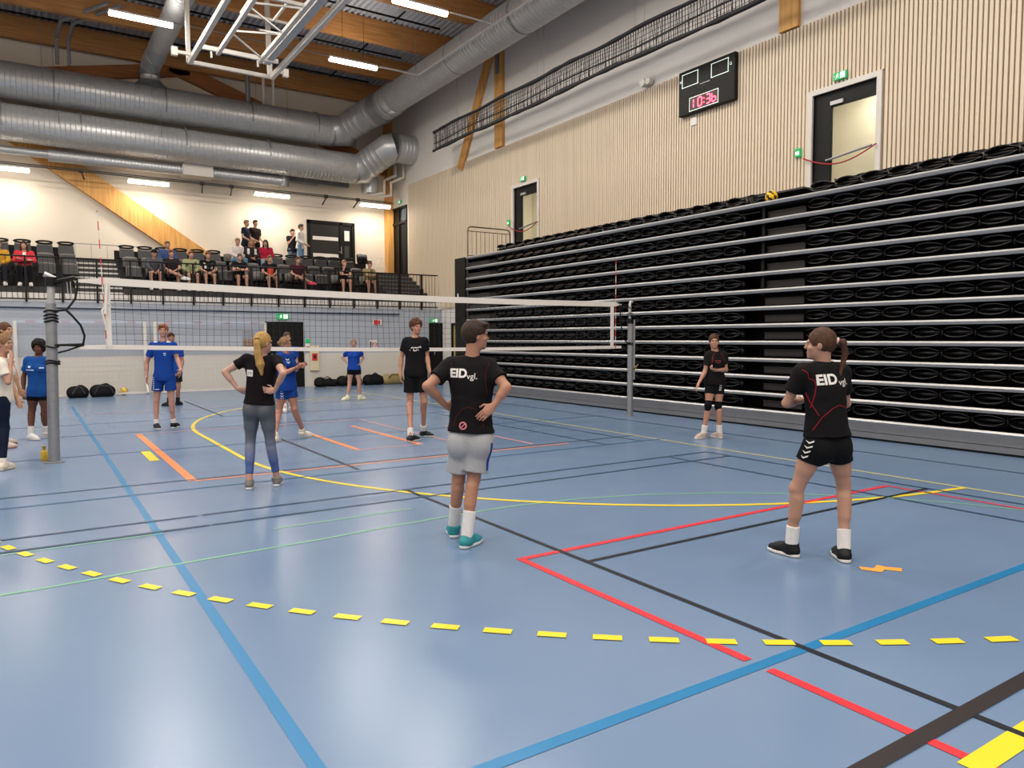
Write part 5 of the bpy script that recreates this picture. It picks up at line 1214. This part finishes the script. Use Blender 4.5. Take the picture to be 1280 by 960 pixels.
k = person(POSE['K'], 'man in black shirt and grey shorts seen from behind, hands on hips, turquoise shoes', dict(skin=TAN, hair_col='#33231a', hair='short', top='#17130f' if 0 else '#141213', bottom='#9a9a9c', bottom_len=.80, bottom_off=.026, sock='#c9c6c4', sock_len=.19, shoe='#2d8288', sole='#c8ccc8', lace='#8fd0c0', h=.0065, wr=.0065, seed=2, hem=-.055, face=False,
    hand={'L': (dirv(60, -.25), -Z*.3 + dirv(0)*.8, .5), 'R': (dirv(-112, -.8), dirv(15, .1), .35, 1)}))
P_, T_ = k['P'], k['T']; L_ = k['L']
back = lambda R: (R['side'], R['up'], R['front'])
def on_back(R, x, z): return R['P'](x, 0, z)
s_, u_, f_ = back(k)
d_text(k, 'shirt', 'EID', .092, on_back(k, -.085, .515), s_, u_, f_, WHT, bold=.0035)
d_text(k, 'shirt', 'vgl.', .064, on_back(k, .024, .495), s_, u_, f_, WHT, bold=.0)
cv = [(.020*math.cos(2*PI*i/16), .020*math.sin(2*PI*i/16)) for i in range(16)] + [(.032*math.cos(2*PI*i/16), .032*math.sin(2*PI*i/16)) for i in range(16)]
decal(k, 'shirt', cv, [(i, (i+1) % 16, 16 + (i+1) % 16, 16 + i) for i in range(16)], on_back(k, -.04, .115), s_, u_, f_, cm('#c07078'), 'round_badge')
v, f = ribbon([(-.016, -.016), (.016, .016)], .008, 2); decal(k, 'shirt', v, f, on_back(k, -.04, .115), s_, u_, f_, cm('#c07078'), 'badge_stroke')
for pts in ([(-.12, .10), (-.10, .18), (-.05, .245), (0, .26), (.05, .245), (.10, .18), (.12, .10)], [(.150, L_*.93), (.125, L_*.82), (.125, L_*.70), (.14, L_*.55)], [(-.150, L_*.93), (-.135, L_*.82), (-.13, L_*.66)]):
    v, f = ribbon(pts, .005, 4); decal(k, 'shirt', v, f, k['P'](0, 0, 0), s_, u_, f_, cm('#4a1c20'), 'piping')
v, f = ribbon([(.0, .05), (.0, -.20)], .028, 8); decal(k, 'shorts', v, f, k['P'](.02, -.02, -.07), unit(k['front']*.6 + s_*.4), u_, -s_ + f_*.35, cm('#1f3a8c'), 'side_stripe')

m = person(POSE['M'], 'woman with braid, black shirt and black shorts at the right, seen from behind', dict(skin='#c2957e', hair_col='#4a3022', hair='braid', fem=True, top='#141213', bottom='#0e0e10', bottom_len=.40, bottom_off=.018, sock='#d0ccc8', sock_len=.14, shoe='#111113', sole='#d6cfc8', lace='#26262a', h=.0065, wr=.0055, seed=5, hem=-.05, face=False, tie='#c8a8a0',
    tail=[(0, -.105, .03), (.02, -.15, .015), (.03, -.165, -.06), (.02, -.15, -.14), (.0, -.13, -.22), (0, -.13, -.31)], tail_r=[.02, .024, .020, .018, .014, .008],
    hand={'L': (dirv(45, .15), Z*.9, .7), 'R': (dirv(-50, .0), Z*.9, .7)}))
s_, u_, f_ = back(m); L_ = m['L']
d_text(m, 'shirt', 'EID', .10, on_back(m, -.045, .462), s_, u_, f_, WHT, bold=.0035)
d_text(m, 'shirt', 'vgl.', .064, on_back(m, .080, .438), s_, u_, f_, WHT, bold=.0)
for pts in ([(-0.228, 0.534), (-0.193, 0.511), (-0.182, 0.471), (-0.141, 0.454), (-0.130, 0.420), (-0.136, 0.351), (-0.153, 0.259)], [(-0.178, 0.368), (-0.160, 0.305), (-0.135, 0.259), (-0.106, 0.207)], [(-0.141, 0.098), (-0.089, 0.195), (-0.017, 0.259), (0.037, 0.282), (0.101, 0.259)]):
    v, f = ribbon(pts, .0055, 5); decal(m, 'shirt', v, f, m['P'](0, 0, 0), RGT, Z, LEV, REDP, 'piping')
chevrons(m, 'shorts', 4, m['P'](0, 0, 0) - RGT*.155 + Z*.02, RGT, unit(Z + RGT*.3), LEV, WHT, .022, .038)

F_ = person(POSE['F'], 'woman with long blond ponytail, black tee and grey to blue leggings, hands on hips', dict(skin='#cba08c', hair_col='#a8834c', hair='ponytail', fem=True, top='#151013', sleeve=.5, top_off=.010, bottom='#4a4e55', shoe='#6f6a66', sole='#d0cfd0', lace='#b8a8a4', h=.008, wr=.004, seed=9, hem=-.03, tie='#5d5a3c', foot=.92,
    face=False,
    tail=[(.03, -.095, .045), (.045, -.115, .0), (.06, -.115, -.10), (.085, -.10, -.22), (.095, -.09, -.33)], tail_r=[.022, .032, .038, .042, .014],
    hand={'L': (dirv(85, -.2), Z*.5 + dirv(0), .8), 'R': (dirv(-85, .1), -dirv(0) + Z*.2, .9)}))
# leggings with a grey to blue fade woven into the cloth
mg = bpy.data.materials.new('leggings_fade'); mg.use_nodes = True; nt_ = mg.node_tree; bs_ = nt_.nodes['Principled BSDF']
tc_ = nt_.nodes.new('ShaderNodeTexCoord'); sx = nt_.nodes.new('ShaderNodeSeparateXYZ'); rp = nt_.nodes.new('ShaderNodeValToRGB'); nt_.links.new(tc_.outputs['Object'], sx.inputs[0]); nt_.links.new(sx.outputs[2], rp.inputs[0])
e_ = rp.color_ramp.elements; e_[0].position = .12; e_[0].color = lin('#34508a'); e_[1].position = .85; e_[1].color = lin('#43474d')
for p_, c_ in ((.28, '#46578a'), (.42, '#6a6f86'), (.55, '#4d525c')): q_ = rp.color_ramp.elements.new(p_); q_.color = lin(c_)
nt_.links.new(rp.outputs[0], bs_.inputs['Base Color']); bs_.inputs['Roughness'].default_value = .6
Fst = dict(bottom='#4a4e55', bottom_mat=mg)
def add_leggings(R, style_mat, ln=1.82):
    J = R['J']; F = Field(np.minimum(J['anL'], J['anR']) - .25, np.maximum(J['hipL'], J['hipR']) + .3, .008); wd = .92; P = R['P']; T = R['T']
    F.ell(P(0, 0, .0), T, A_(.168*wd + .005, .108*wd + .005, .13*wd), .04)
    for sg in (-1, 1): F.ell(P(sg*.08*wd, -.045*wd, -.05), T, A_(.085, .085, .10)*wd + .005, .035)
    for q in 'LR':
        hp, kn, an = J['hip'+q], J['kn'+q], J['an'+q]; sh_ = unit(an-kn); fd = unit((J['to'+q] - an)*A_(1,1,0)); bd = -orth(sh_, fd); c = kn + (an-kn)*(ln-1); tl = 1.04*wd
        F.cone(hp - R['up']*.01, kn, .083*tl + .005, .050*tl + .004, .03); F.cone(hp + (kn-hp)*.2, hp + (kn-hp)*.55, .082*tl + .005, .067*tl + .005, .03)
        F.cone(kn, an, .048*tl + .005, .036 + .004, .02, cuts=[(c, sh_)]); F.cone(kn + sh_*.07 + bd*.018, kn + sh_*.20 + bd*.014, .044*tl + .005, .038*tl + .005, .03)
    F.plane(P(0, 0, .12), R['up']); return add_obj('leggings', F.mesh('leggings', style_mat), R['root'], R['base'])
for o in [c for c in F_['root'].children if c.name.startswith('shorts')]: bpy.data.objects.remove(o)
add_leggings(F_, mg)
s_, u_, f_ = back(F_); L_ = F_['L']
patch(F_, 'shirt', .075, .07, on_back(F_, -.085, L_*.66), s_, u_, f_, WHT, 'square_print')
for dx in (-.015, .005, .02): v, f = ribbon([(dx, -.015), (dx, .015)], .005, 2); decal(F_, 'shirt', v, f, on_back(F_, -.085, L_*.66), s_, u_, f_, cm('#6a6468'), 'print_mark', off=.006)

j = person(POSE['J'], 'tall boy in black printed tee and black shorts behind the net, facing right', dict(skin='#c49078', hair_col='#50301f', hair='curly', top='#131214', bottom='#101113', bottom_len=.68, bottom_off=.024, sock='#c8c4c0', sock_len=.13, shoe='#1c1c1e', sole='#b8b4ae', lace='#88847e', h=.0085, wr=.003, seed=4, hem=.08,
    hand={'L': (dirv(150, -1.6), dirv(-90), .35), 'R': (dirv(160, -2.5), dirv(90), .35)}))
s_, u_, f_ = back(j); L_ = j['L']
for pts in ([(-.085, .02), (-.07, .045), (-.05, .02), (-.03, .03), (-.01, .015), (.01, .03), (.03, .015), (.05, .03), (.075, .012)], [(-.05, -.02), (-.02, -.005), (-.005, -.03), (.02, -.02), (.04, .0), (.02, -.035)], [(.085, -.012), (.095, -.02)]):
    v, f = ribbon(pts, .011, 3); decal(j, 'shirt', v, f, j['P'](-.02, 0, L_*.66), s_, u_, -f_, WHT, 'script_print')

l_ = person(POSE['L'], 'smiling woman with black knee pads in front of the folded bleachers', dict(skin='#c8957c', hair_col='#4a2d22', hair='bun', tail=[(-.0, -.1, .05), (0, -.13, .06)], tail_r=[.03, .035], fem=True, top='#161314', bottom='#101012', bottom_len=.52, bottom_off=.014, sock='#d2ccc6', sock_len=.13, shoe='#b8a496', sole='#cfc6bc', kneepad='#0c0d10', h=.0085, wr=.0025, hem=.06,
    hand={'L': (dirv(-120, .3), Z, .9), 'R': (dirv(-110, -1.6), dirv(90), .4)}))
s_, u_, f_ = back(l_); L_ = l_['L']
for pts in ([(-.06, .01), (-.02, .02), (.02, .01), (.05, .018)], [(-.055, -.012), (-.01, -.02), (.03, -.008)]):
    v, f = ribbon(pts, .010, 3); decal(l_, 'shirt', v, f, l_['P'](.03, 0, L_*.66), s_, u_, -f_, cm('#9a3a40'), 'chest_print')
for sg in (-1, 1): v, f = ribbon([(sg*.06, L_*.95), (sg*.10, L_*.8), (sg*.12, L_*.6)], .006, 4); decal(l_, 'shirt', v, f, l_['P'](0, 0, 0), s_, u_, -f_, REDP, 'piping')
chevrons(l_, 'shorts', 5, l_['P'](0, 0, 0) + RGT*.075 + Z*.0, RGT, unit(Z + RGT*.15), LEV, WHT, .018, .034)

BLUE = '#163c88'
d = person(POSE['D'], 'red-haired boy in blue kit and black shoes standing behind the net', dict(skin='#c8988a', hair_col='#8a4f30', hair='short', top=BLUE, bottom='#173a84', bottom_len=.60, bottom_off=.022, sock='#c8c4c4', sock_len=.08, shoe='#131316', sole='#d0ccc8', h=.0095, wr=.003, hem=.08,
    hand={'L': (dirv(180, -.8), dirv(-90), .5), 'R': (dirv(170, -2.5), dirv(90), .4)}))
s_, u_, f_ = back(d); L_ = d['L']
for sg in (-1, 1): patch(d, 'shirt', .075, .035, d['P'](sg*.115, 0, L_*.94), s_, u_ , -f_ - u_*.8, WHT, 'shoulder_stripe')
patch(d, 'shirt', .04, .02, d['P'](-.07, 0, L_*.66), s_, u_, -f_, cm('#a8c4e8'), 'small_crest'); v, f = ribbon([(-.09, L_*.62), (-.07, L_*.6), (-.05, L_*.62)], .01, 2); decal(d, 'shirt', v, f, d['P'](0, 0, 0), s_, u_, -f_, cm('#a8c4e8'), 'crest_wave')
chevrons(d, 'shorts', 7, d['P'](0, 0, 0) - RGT*.155 - Z*.02, RGT, Z, LEV, WHT, .018, .034); patch(d, 'shorts', .06, .012, d['P'](.09, 0, -.235), s_, u_, -f_, WHT, 'hem_print')
person(POSE['E'], 'person in blue shirt and dark shorts half hidden behind the red-haired boy', dict(skin='#b98472', hair_col='#5a2c22', hair='short', top='#183f8c', bottom='#141a2a', bottom_len=.7, sock='#22222a', shoe='#16161a', sole='#20202a', h=.011))
g = person(POSE['G'], 'girl in blue sleeveless kit with folded arms striding right behind the blond woman', dict(skin='#c08a74', hair_col='#8a6a48', hair='bun', tail=[(0, -.1, .03), (0, -.13, .02)], tail_r=[.03, .034], fem=True, top='#163c84', sleeve=.18, bottom='#163878', bottom_len=.5, bottom_off=.022, sock='#cfc6ba', sock_len=.08, shoe='#d4ccc0', sole='#c8c0b4', h=.009, hem=.07,
    hand={'L': (dirv(40, .2), Z*.3 - RGT, .6), 'R': (dirv(70, .3), Z*.4 + dirv(90), .6)}))
s_, u_, f_ = back(g); L_ = g['L']
chevrons(g, 'shorts', 6, g['P'](0, 0, 0) - RGT*.045 + Z*.02, RGT, Z, LEV, WHT, .022, .040)
chevrons(g, 'shirt', 2, g['P'](.05, .05, L_*.84), s_, u_, -f_ - s_*.2, WHT, .03, .045)
person(POSE['H'], 'smiling person in blue shirt standing behind the girl with folded arms', dict(skin='#c8957e', hair_col='#4a3428', hair='bun', tail=[(0, -.08, .07), (0, -.1, .08)], tail_r=[.025, .028], fem=True, top='#1a3a80', bottom='#173472', bottom_len=.5, sock='#d0c8c4', shoe='#cfc8c4', sole='#b8a8a4', h=.0105))
i_ = person(POSE['I'], 'small girl in blue tee and black shorts with hands on hips near the end wall', dict(skin='#cfa492', hair_col='#8f6f5a', hair='bun', tail=[(0, -.09, .0), (0, -.11, -.03)], tail_r=[.02, .022], fem=True, top='#183e90', bottom='#0f1014', bottom_len=.42, sock='#d8d4c4', sock_len=.05, shoe='#d8d6b0', sole='#c8c8b0', h=.0105, hem=.03))
s_, u_, f_ = back(i_)
for sg in (-1, 1): patch(i_, 'shirt', .07, .03, i_['P'](sg*.115, 0, i_['L']*.95), s_, u_, -f_ - u_*.8, WHT, 'shoulder_stripe')
c = person(POSE['C'], 'dark-haired girl in blue tee, black shorts and white socks beside the left net post', dict(skin=DARK, hair_col='#0a0706', hair='afro', fem=True, bulk=1.1, top='#184688', bottom='#100f11', bottom_len=.45, bottom_off=.016, sock='#cfccca', sock_len=.13, shoe='#d0cbc8', sole='#c4c0bc', h=.0095, hem=.07, lips='#5a2c28'))
s_, u_, f_ = back(c); L_ = c['L']
patch(c, 'shirt', .13, .018, c['P'](.06, 0, L_*.63), s_, u_, -f_, cm('#b8cce4'), 'chest_print'); patch(c, 'shirt', .035, .03, c['P'](.06, 0, L_*.72), s_, u_, -f_, cm('#b8cce4'), 'chest_crest'); patch(c, 'shirt', .05, .02, c['P'](-.12, 0, L_*.70), s_, u_, -f_, cm('#b8cce4'), 'chest_mark')
a = person(POSE['A'], 'girl in white tee and navy tights at the left edge, hand at mouth', dict(skin='#c9987e', hair_col='#7c5a3c', hair='bun', tail=[(0, -.1, .03), (0, -.13, .02)], tail_r=[.03, .034], fem=True, top='#d2cabc', bottom='#131a2c', shoe='#d0c4b2', sole='#c4b8a6', h=.009, wr=.004, hem=.05, top_off=.022, sock='#cfc8c0', sock_len=.07,
    hand={'R': (unit(A_(*(np.array(POSE['A']['head']) - np.array(POSE['A']['wrR']))) + dirv(95)*.09 - Z*.06), dirv(-90), .9)}))
for o in [c_ for c_ in a['root'].children if c_.name.startswith('shorts')]: bpy.data.objects.remove(o)
add_leggings(a, cm('#131a2c'), 1.88)
person(POSE['B'], 'girl mostly hidden behind the girl in white tee at the left edge', dict(skin='#cf9f78', hair_col='#5a3a28', hair='bun', tail=[(0, -.1, .03), (0, -.13, .02)], tail_r=[.028, .03], fem=True, top='#cfc8bc', bottom='#1a2030', bottom_len=.5, sock='#cfc8c0', shoe='#cdbfb0', sole='#b07a70', h=.0105))
person(POSE['N'], 'person in black shirt almost wholly hidden behind the man with grey shorts', dict(skin=TAN, hair_col='#1c1614', hair='short', top='#121113', bottom='#101012', bottom_len=.5, shoe='#151517', sole='#1c1c1e', h=.011))

# ================================================================== SPECTATORS on the balcony
rs = random.Random(21)
def seated(x, row, lean=0.0, arms='lap', yaw=0.0, cross=False):
    B = A_(x, PY[row] + .42, PZ[row]); f = A_(math.sin(yaw), -math.cos(yaw), 0); r = np.cross(f, Z); Q = lambda a, b, c: B + r*a + f*b + Z*c
    hf_ = lean
    J = dict(hipL=Q(-.09, 0, .52), hipR=Q(.09, 0, .52), neck=Q(0, .02 + hf_, 1.02 - hf_*.3), head=Q(0, .06 + hf_*1.3, 1.19 - hf_*.4), shL=Q(-.17, .0 + hf_, .97 - hf_*.3), shR=Q(.17, .0 + hf_, .97 - hf_*.3),
             knL=Q(-.13, .43, .52), knR=Q(.13, .43, .52), anL=Q(-.13, .42, .09), anR=Q(.13, .42, .09), toL=Q(-.15, .6, .03), toR=Q(.15, .6, .03), look=np.append((f + r*rs.uniform(-.4, .4))[:2], -.08))
    if cross: J['anR'] = Q(-.28, .55, .42); J['knR'] = Q(.12, .45, .60); J['toR'] = Q(-.45, .62, .40)
    if arms == 'lap': J.update(elL=Q(-.24, .08 + hf_*.6, .73), elR=Q(.24, .08 + hf_*.6, .73), wrL=Q(-.05, .30, .62), wrR=Q(.05, .32, .60))
    if arms == 'fold': J.update(elL=Q(-.23, .12 + hf_, .74), elR=Q(.23, .12 + hf_, .74), wrL=Q(.06, .20 + hf_, .78), wrR=Q(-.06, .22 + hf_, .75))
    if arms == 'knees': J.update(elL=Q(-.21, .2 + hf_, .72), elR=Q(.21, .2 + hf_, .72), wrL=Q(-.10, .40, .62), wrR=Q(.08, .42, .58))
    if arms == 'chin': J.update(elL=Q(-.2, .22 + hf_, .74), elR=Q(.16, .25 + hf_, .76), wrL=Q(.1, .3 + hf_, .74), wrR=Q(.03, .17 + hf_*1.2, 1.02 - hf_*.3))
    return {a_: np.array(b_) for a_, b_ in J.items()}
def st(top, bottom, hair='#3a2a20', hs='short', ln=.95, sk=FAIR, shoe='#d8d4d0', **kw):
    q = dict(skin=sk, hair_col=hair, hair=hs, top=top, bottom=bottom, bottom_len=ln, shoe=shoe, h=.0145, face=False, sole=shoe, top_off=.02); q.update(kw); return q
GRP = 'spectators on the balcony'
SP = [(-.56, 0, 'lap', .05, 0, st('#b98a2c', '#22242c', '#5a4030', ln=1.9, sleeve=1.5), 'spectator in mustard jacket cut by the left picture edge, front row'),
 (.04, 0, 'fold', .02, 0, st('#c2343f', '#121216', '#3a241c', 'long', ln=1.92, sleeve=1.5), 'spectator in red jacket and black trousers, front row left of the aisle'),
 (3.38, 0, 'knees', .14, 0, st('#4c4c52', '#1c1c22', '#201a18', 'cap', ln=.8, sleeve=1.5), 'spectator in grey hoodie and dark cap, leftmost of the front row right of the aisle'),
 (3.88, 0, 'lap', .06, 0, st('#2a2024', '#17171b', '#7a5030', ln=.5, cross_=1), 'spectator with crossed bare legs beside the grey hoodie, front row'),
 (4.45, 0, 'lap', .06, 0, st('#8f936c', '#1c1a1c', '#8a5a38', ln=.9, sleeve=1.5), 'spectator in pale green camouflage hoodie, front row'),
 (4.96, 0, 'lap', .05, 0, st('#151417', '#141316', '#7a4a30', ln=.55), 'spectator in black tee with white print right of the camouflage hoodie, front row'),
 (5.94, 0, 'fold', .06, 0, st('#141317', '#151519', '#6a5040', ln=.6, shoe='#b8404a'), 'spectator in black tee with pale print, front row under the trio of the back row'),
 (6.91, 0, 'lap', .05, 0, st('#1a1618', '#131317', '#7a5a40', ln=.6), 'spectator with a red vest front over a black top, front row'),
 (7.86, 0, 'lap', .04, 0, st('#3c1a22', '#141317', '#6a4430', ln=.5, shoe='#d0405a', cross_=1), 'spectator in maroon tee with a pink shoe crossed over the knee, front row'),
 (9.47, 0, 'chin', .10, 0, st('#16161a', '#121216', '#a8845c', ln=.6, shoe='#c05060'), 'fair-haired spectator in black resting chin on hand, front row'),
 (10.41, 0, 'chin', .14, 0, st('#8a7a58', '#141014', '#6a4a34', ln=.55, sleeve=1.5), 'spectator in brown camouflage top, rightmost of the front row'),
 (3.91, 1, 'lap', .04, 0, st('#3a4c78', '#1a1c24', '#8a6450', ln=1.9, sleeve=1.5), 'older spectator in blue jacket seated behind the front row under the slanting beam'),
 (6.26, 2, 'lap', .05, .2, st('#d0c4c0', '#5f7a94', '#a08468', 'short', ln=1.9, sleeve=1.5), 'spectator in white hoodie and jeans, leftmost of the trio in the back row'),
 (6.75, 2, 'lap', .05, 0, st('#2a2426', '#1c1a1e', '#8a6444', 'long', ln=1.9, sleeve=1.5), 'long-haired spectator in black and white, middle of the trio in the back row'),
 (7.26, 2, 'lap', .03, -.2, st('#a02038', '#8a9aa8', '#1e1614', 'long', ln=1.9, sleeve=1.5), 'dark-haired spectator in crimson sweater and jeans, right of the trio in the back row')]
for x, row, arms, lean, yaw, sty, lb in SP:
    cr_ = sty.pop('cross_', 0)
    R = person(seated(x, row, lean, arms, yaw, bool(cr_)), lb, sty, GRP, seated=True)
    s_, u_, f_ = back(R); L_ = R['L']
    if 'white print' in lb or 'pale print' in lb:
        patch(R, 'shirt', .06, .09, R['P'](.09, 0, L_*.6), s_, u_, -f_, WHT, 'sleeve_print', 3, 3); patch(R, 'shirt', .05, .08, R['P'](-.10, 0, L_*.55), s_, u_, -f_, WHT, 'sleeve_print', 3, 3)
    if 'red vest' in lb: patch(R, 'shirt', .2, .30, R['P'](0, 0, L_*.5), s_, u_, -f_, cm('#c8483c'), 'vest_front', 4, 5)
    if 'black and white' in lb: 
        for sg in (-1, 1): patch(R, 'shirt', .08, .2, R['P'](sg*.12, 0, L_*.7), s_, u_, -f_, WHT, 'pale_sleeve', 3, 4)
    if 'camouflage' in lb:
        for q in range(9): patch(R, 'shirt', .06, .05, R['P'](rs.uniform(-.13, .13), 0, L_*rs.uniform(.15, .9)), s_, u_, -f_, cm(rs.choice(['#5c6044', '#3c3c30', '#b0ab84'])), 'camouflage_patch', 2, 2)
    if 'red jacket' in lb: patch(R, 'shirt', .08, .1, R['P'](0, 0, L_*.85), s_, u_, -f_, WHT, 'collar_patch', 3, 3)
def standing(x, y, z, hgt, yaw, pose=0):
    f = A_(math.sin(yaw), -math.cos(yaw), 0); r = np.cross(f, Z); k_ = hgt/1.75; Q = lambda a, b, c: A_(x, y, z) + (r*a + f*b + Z*c)*k_
    J = dict(hipL=Q(-.09, 0, .92), hipR=Q(.09, 0, .92), neck=Q(0, 0, 1.46), head=Q(0, .04, 1.635), shL=Q(-.18, 0, 1.40), shR=Q(.18, 0, 1.40), elL=Q(-.25, -.02, 1.12), elR=Q(.25, -.02, 1.12), wrL=Q(-.16, .20, 1.0), wrR=Q(.16, .20, 1.0),
             knL=Q(-.10, .02, .5), knR=Q(.10, .02, .5), anL=Q(-.11, 0, .09), anR=Q(.11, 0, .09), toL=Q(-.13, .17, .03), toR=Q(.13, .17, .03), look=np.append(f[:2], 0))
    if pose == 1: J['elR'] = Q(.22, .05, 1.14); J['wrR'] = Q(.08, .14, 1.36)
    return {a_: np.array(b_) for a_, b_ in J.items()}
for args, sty, lb in [((6.86, 28.2, 4.18, 1.75, .9), st('#1a2230', '#15151b', '#8a6a50', ln=1.9, scale=1), 'standing spectator in navy top, left of the dark pair by the wall'),
                      ((7.22, 28.35, 4.18, 1.80, .5), st('#1e1618', '#14141a', '#4a3426', ln=1.9), 'standing spectator in black top, right of the dark pair by the wall'),
                      ((8.64, 28.5, 4.18, 1.58, .3, 1), st('#23232c', '#5a6c80', '#3a2820', ln=1.9), 'spectator in dark top half hidden behind the white hoodie beside the double door'),
                      ((8.86, 28.2, 4.18, 1.76, .9), st('#cfcac2', '#5f80a0', '#2c201a', ln=1.9, sleeve=1.5, hood=True), 'standing spectator in white hoodie and jeans beside the black double door')]:
    person(standing(*args), lb, sty, GRP)

# ================================================================== BAGS AND BALLS
def blob(name, c, prims, m, label, cat, strap_pts=None, group=None, hres=.02, strap_m=None):
    rt = empty(name, c, label=label, cat=cat, group=group); F = Field(A_(-.6, -.35, -.05), A_(.6, .35, .6), hres)
    for cc, r in prims:
        F.cone((cc[0] - r[0] + r[2], cc[1], cc[2]*.9), (cc[0] + r[0] - r[2], cc[1], cc[2]*.9), r[2], r[2]*.92, .03, flat=((0, 1, 0), min(1, r[1]/r[2]))); F.cone((cc[0] - r[0]*.3, cc[1], cc[2] + r[2]*.4), (cc[0] + r[0]*.2, cc[1], cc[2] + r[2]*.55), r[2]*.5, r[2]*.55, .04)
    F.plane(A_(0, 0, .004), -Z); F.wrinkle(.022, 16, hash(name) % 7 if False else 3)
    o = bpy.data.objects.new('bag_body', F.mesh('bag_body', m)); COL.objects.link(o); o.parent = rt
    if strap_pts: MB().tube(strap_pts, .015, 6).build('strap', strap_m or m, rt, smooth=True)
    return rt
BK = mat('black_nylon', '#0b0a0c', .7, var=.3, spec=.2, bump=.5, bscale=14); 
blob('sports_bag', (8.35, 24.1, 0), [((0, 0, .12), (.42, .18, .15)), ((-.2, 0, .2), (.2, .14, .12))], BK, 'low black sports bag just right of the double door', 'bag', [(-.2, -.1, .25), (0, -.15, .34), (.2, -.1, .22)])
blob('sports_bag', (9.15, 24.1, 0), [((0, 0, .16), (.45, .2, .2)), ((.1, 0, .3), (.22, .15, .14))], BK, 'tall black sports bag with strap left of the small girl', 'bag', [(-.25, -.12, .25), (-.05, -.2, .46), (.2, -.15, .38), (.35, -.12, .12)], strap_m=cm('#55524e'))
blob('sports_bag', (10.05, 24.12, 0), [((0, 0, .16), (.4, .2, .22))], BK, 'black sports bag behind the small girl', 'bag', [(-.2, -.1, .3), (0, -.15, .42), (.2, -.1, .3)])
blob('gym_bag', (10.75, 24.12, 0), [((0, 0, .17), (.42, .2, .2)), ((.2, 0, .26), (.2, .16, .12))], mat('tan_nylon', '#8a7a4c', .6, var=.2), 'olive tan gym bag right of the small girl', 'bag', [(-.3, -.16, .15), (-.1, -.22, .34), (.2, -.22, .32), (.36, -.16, .1)], strap_m=cm('#3a3428'))
blob('white_pouch', (11.35, 24.1, 0), [((0, 0, .08), (.16, .12, .12))], mat('white_cloth', '#c8c4c0', .7), 'small white cloth bag at the right end of the row of bags', 'bag')
blob('sports_bag', (1.15, 23.55, 0), [((0, 0, .15), (.28, .18, .2))], BK, 'black sports bag at the foot of the left goal beside the net post', 'bag', [(-.15, -.18, .12), (0, -.22, .36), (.15, -.16, .12)], strap_m=cm('#46464c'))
blob('sports_bag', (1.75, 23.6, 0), [((0, 0, .15), (.33, .18, .22))], BK, 'rounded black sports bag right of its twin at the left goal', 'bag', [(-.22, -.16, .1), (-.1, -.2, .33), (.15, -.19, .3), (.26, -.14, .08)], strap_m=cm('#3c3c42'))
def ball(c, r, m1, m2, label):
    rt = empty('volleyball', c, label=label, cat='ball'); m = MB(); m.sphere((0, 0, 0), r, 24, 16); 
    o = m.build('ball_skin', [m1, m2], rt, smooth=True)
    for p in o.data.polygons:
        q = p.center.normalized(); p.material_index = 1 if (math.sin(q.x*5 + 2*q.z) * math.cos(q.y*4 - q.z*3) > .35) else 0
    return rt
ball((11.17, 8.62, 4.1), .108, cm('#e0b020', 'shoe'), cm('#2c2620', 'shoe'), 'yellow and dark volleyball lying on the top rail of the bleachers')
ball((2.3, 23.98, .11), .11, cm('#c9a94c', 'shoe'), cm('#8a7a48', 'shoe'), 'yellow ball on the floor by the base bar of the left goal')
